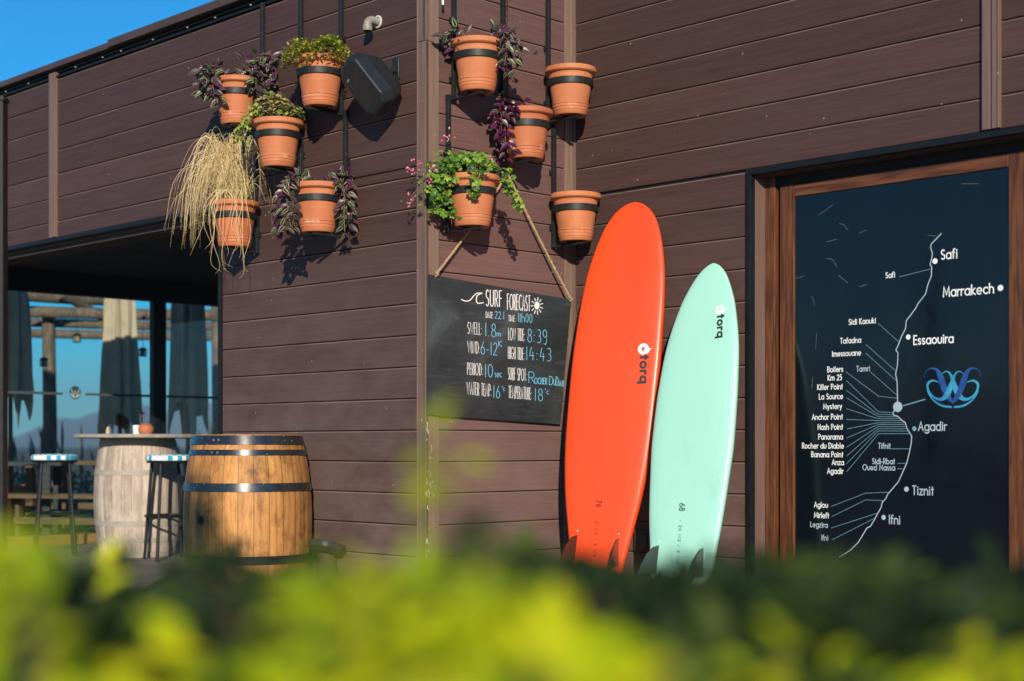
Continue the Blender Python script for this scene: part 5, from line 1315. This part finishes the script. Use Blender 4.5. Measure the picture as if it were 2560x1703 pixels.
# ------------------------------------------------------------------ hedge close to the lens
r = random.Random(77)
hd = thing('hedge', 'leafy green and yellow hedge growing in front of the whole restaurant terrace', 'hedge', (0, 1.0, 0))
st = MB(); m = MB()
def lump(x, y): return .5 * math.sin(x * 11 + 2.0 + y * 2) + .5 * math.sin(x * 23 + y * 9)
def hz(x, y):                                       # lumpy top, falling gently away from the lens
    near = math.exp(-((y - .72) / .13) ** 2)
    top = .782 - .012 * near + (.011 * math.sin(x * 27 + 1.3) + .010 * math.sin(x * 61 + y * 9)) * (.6 + .6 * near)
    return top + (-.0085 * min(1, max(0, (x - .0) / .06)) - .011 * min(1, max(0, (-x - .06) / .08))) * (1 - near) + near * (-.004 - .022 * min(1, max(0, (-x - .065) / .05)) + .016 * math.exp(-((x + .04) / .06) ** 2) - .024 * min(1, max(0, (x - .02) / .05)))
def hleaf(x, y, z, c, L): leaf(m, (x, y - 1.0, z), (r.uniform(-1, 1), r.uniform(-1.2, .4), r.uniform(-.3, 1)), (0, -.6, 1), L, L * r.uniform(.5, .7), [c, tuple(v * .85 for v in c)], nl=3, bend=.3)
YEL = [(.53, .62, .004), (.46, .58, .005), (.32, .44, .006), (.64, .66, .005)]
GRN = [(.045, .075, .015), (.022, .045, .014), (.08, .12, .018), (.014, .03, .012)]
for i in range(7000):
    y = r.uniform(.55, 1.45); x = r.uniform(-1.0, 1.0) * (.22 + .42 * y)
    top = hz(x, y); z = top - abs(r.gauss(0, .04)) if r.random() < .75 else r.uniform(.35, top)
    l_ = lump(x, y)
    far = min(1, max(0, (y - .78) / .14))
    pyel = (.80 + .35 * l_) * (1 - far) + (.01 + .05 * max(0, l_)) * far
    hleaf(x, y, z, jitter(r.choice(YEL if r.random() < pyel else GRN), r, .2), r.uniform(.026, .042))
for i in range(900):                                # thick dark green growth in front of the boards and door
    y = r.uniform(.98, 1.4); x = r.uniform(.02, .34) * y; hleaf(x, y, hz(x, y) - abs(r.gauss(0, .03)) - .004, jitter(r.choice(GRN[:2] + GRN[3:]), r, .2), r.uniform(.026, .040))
for i in range(1500):                               # lower, inside
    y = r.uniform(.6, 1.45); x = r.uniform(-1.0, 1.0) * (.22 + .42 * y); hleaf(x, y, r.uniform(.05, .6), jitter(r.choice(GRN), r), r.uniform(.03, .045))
# young shoots standing above the clipped top: (photo x, photo y of the tip, distance, yellow?)
for px, py, y, yl, n in ((1085, 1085, .95, 1, 4), (1095, 1130, .95, 1, 5), (1165, 1105, .95, 1, 2), (1200, 1255, .95, 0, 6), (1120, 1340, .9, 0, 8), (880, 1395, .9, 1, 6), (1095, 1420, .72, 1, 16), (1000, 1460, .7, 1, 14), (1180, 1450, .7, 1, 14), (830, 1500, .72, 1, 12), (740, 1540, .7, 1, 12), (20, 1390, .72, 1, 12), (60, 1430, .72, 1, 10), (1300, 1560, .7, 1, 10), (1960, 1600, .85, 1, 8), (560, 1440, .95, 0, 8), (1500, 1440, .95, 0, 10), (2200, 1500, .95, 0, 10)):
    c = at(px, py, y)
    st.tube([(c.x + .02, y - 1.0, .6), (c.x + .01, y - 1.0, c.z - .05), (c.x, y - 1.0, c.z)], .0018, 5)
    for k in range(n):
        z = c.z - r.random() ** 1.4 * .06; hleaf(c.x + r.gauss(0, .005 if n < 8 else .010), y + r.gauss(0, .012), z, jitter(r.choice(YEL if yl else GRN), r, .15), r.uniform(.020, .032))
for i in range(40):
    x = r.uniform(-.5, .5); y = r.uniform(.7, 1.4); st.tube([(x, y - 1.0, 0), (x + r.gauss(0, .04), y - 1.0, .4), (x + r.gauss(0, .06), y - 1.0, .64)], .006, 6)
m.build('foliage', HEDGE, hd); st.build('twigs', M('hedge_twig', (.10, .07, .04), (.06, .045, .03), .8), hd)

# unseen tree behind the lens, added to throw dappled shade on the brown barrel
r = random.Random(91)
tr = thing('unseen_shade_tree', 'unseen slim tree behind the lens, added to throw leafy shade on the brown barrel', 'tree', (-1.12, -1.5, 0))
m = MB(); m.tube([(0, 0, 0), (.03, .01, 1.2), (-.02, 0, 2.4), (-.12, .02, 3.1), (-.2, 0, 3.55)], [.035, .03, .024, .015, .006], 10)
for a in range(9):
    z = 2.60 + a * .1; an = a * 2.4; m.tube([(-.03 - a * .018, 0, z), (-.12 - a * .01 + .16 * math.cos(an), .16 * math.sin(an), z + .12), (-.16 + .27 * math.cos(an), .27 * math.sin(an), z + .2)], [.009, .006, .003], 6)
m.build('trunk', LOG, tr)
m = MB()
for i in range(1500):
    v = V((r.gauss(0, 1), r.gauss(0, 1), r.gauss(0, 1))).normalized() * r.random() ** .4
    p = V((-.15 + v.x * .28, v.y * .34, 3.30 + v.z * .40))
    if math.sin(p.x * 17 + 1) + math.sin(p.z * 15) + math.sin(p.y * 13) < -.9: continue
    c = jitter(r.choice(GRN + [(.12, .18, .03)]), r)
    leaf(m, p, (r.uniform(-1, 1), r.uniform(-1, 1), r.uniform(-.7, .6)), (0, -.4, 1), r.uniform(.05, .08), r.uniform(.028, .04), [c, c], nl=2)
m.build('crown', HEDGE, tr)

# ------------------------------------------------------------------ the air
hm = bpy.data.materials.new('haze'); hm.use_nodes = True
hn = hm.node_tree
hn.nodes.remove(hn.nodes['Principled BSDF'])
pv = hn.nodes.new('ShaderNodeVolumePrincipled')
pv.inputs['Color'].default_value = (.72, .90, 1.0, 1)
pv.inputs['Density'].default_value = .00050
pv.inputs['Anisotropy'].default_value = .2
hn.links.new(pv.outputs[0], hn.nodes['Material Output'].inputs['Volume'])
m = MB(); m.box(-2960, 2960, -2960, 2960, -1.2, 112)
tag(m.build('haze', hm), None, None, kind='stuff')
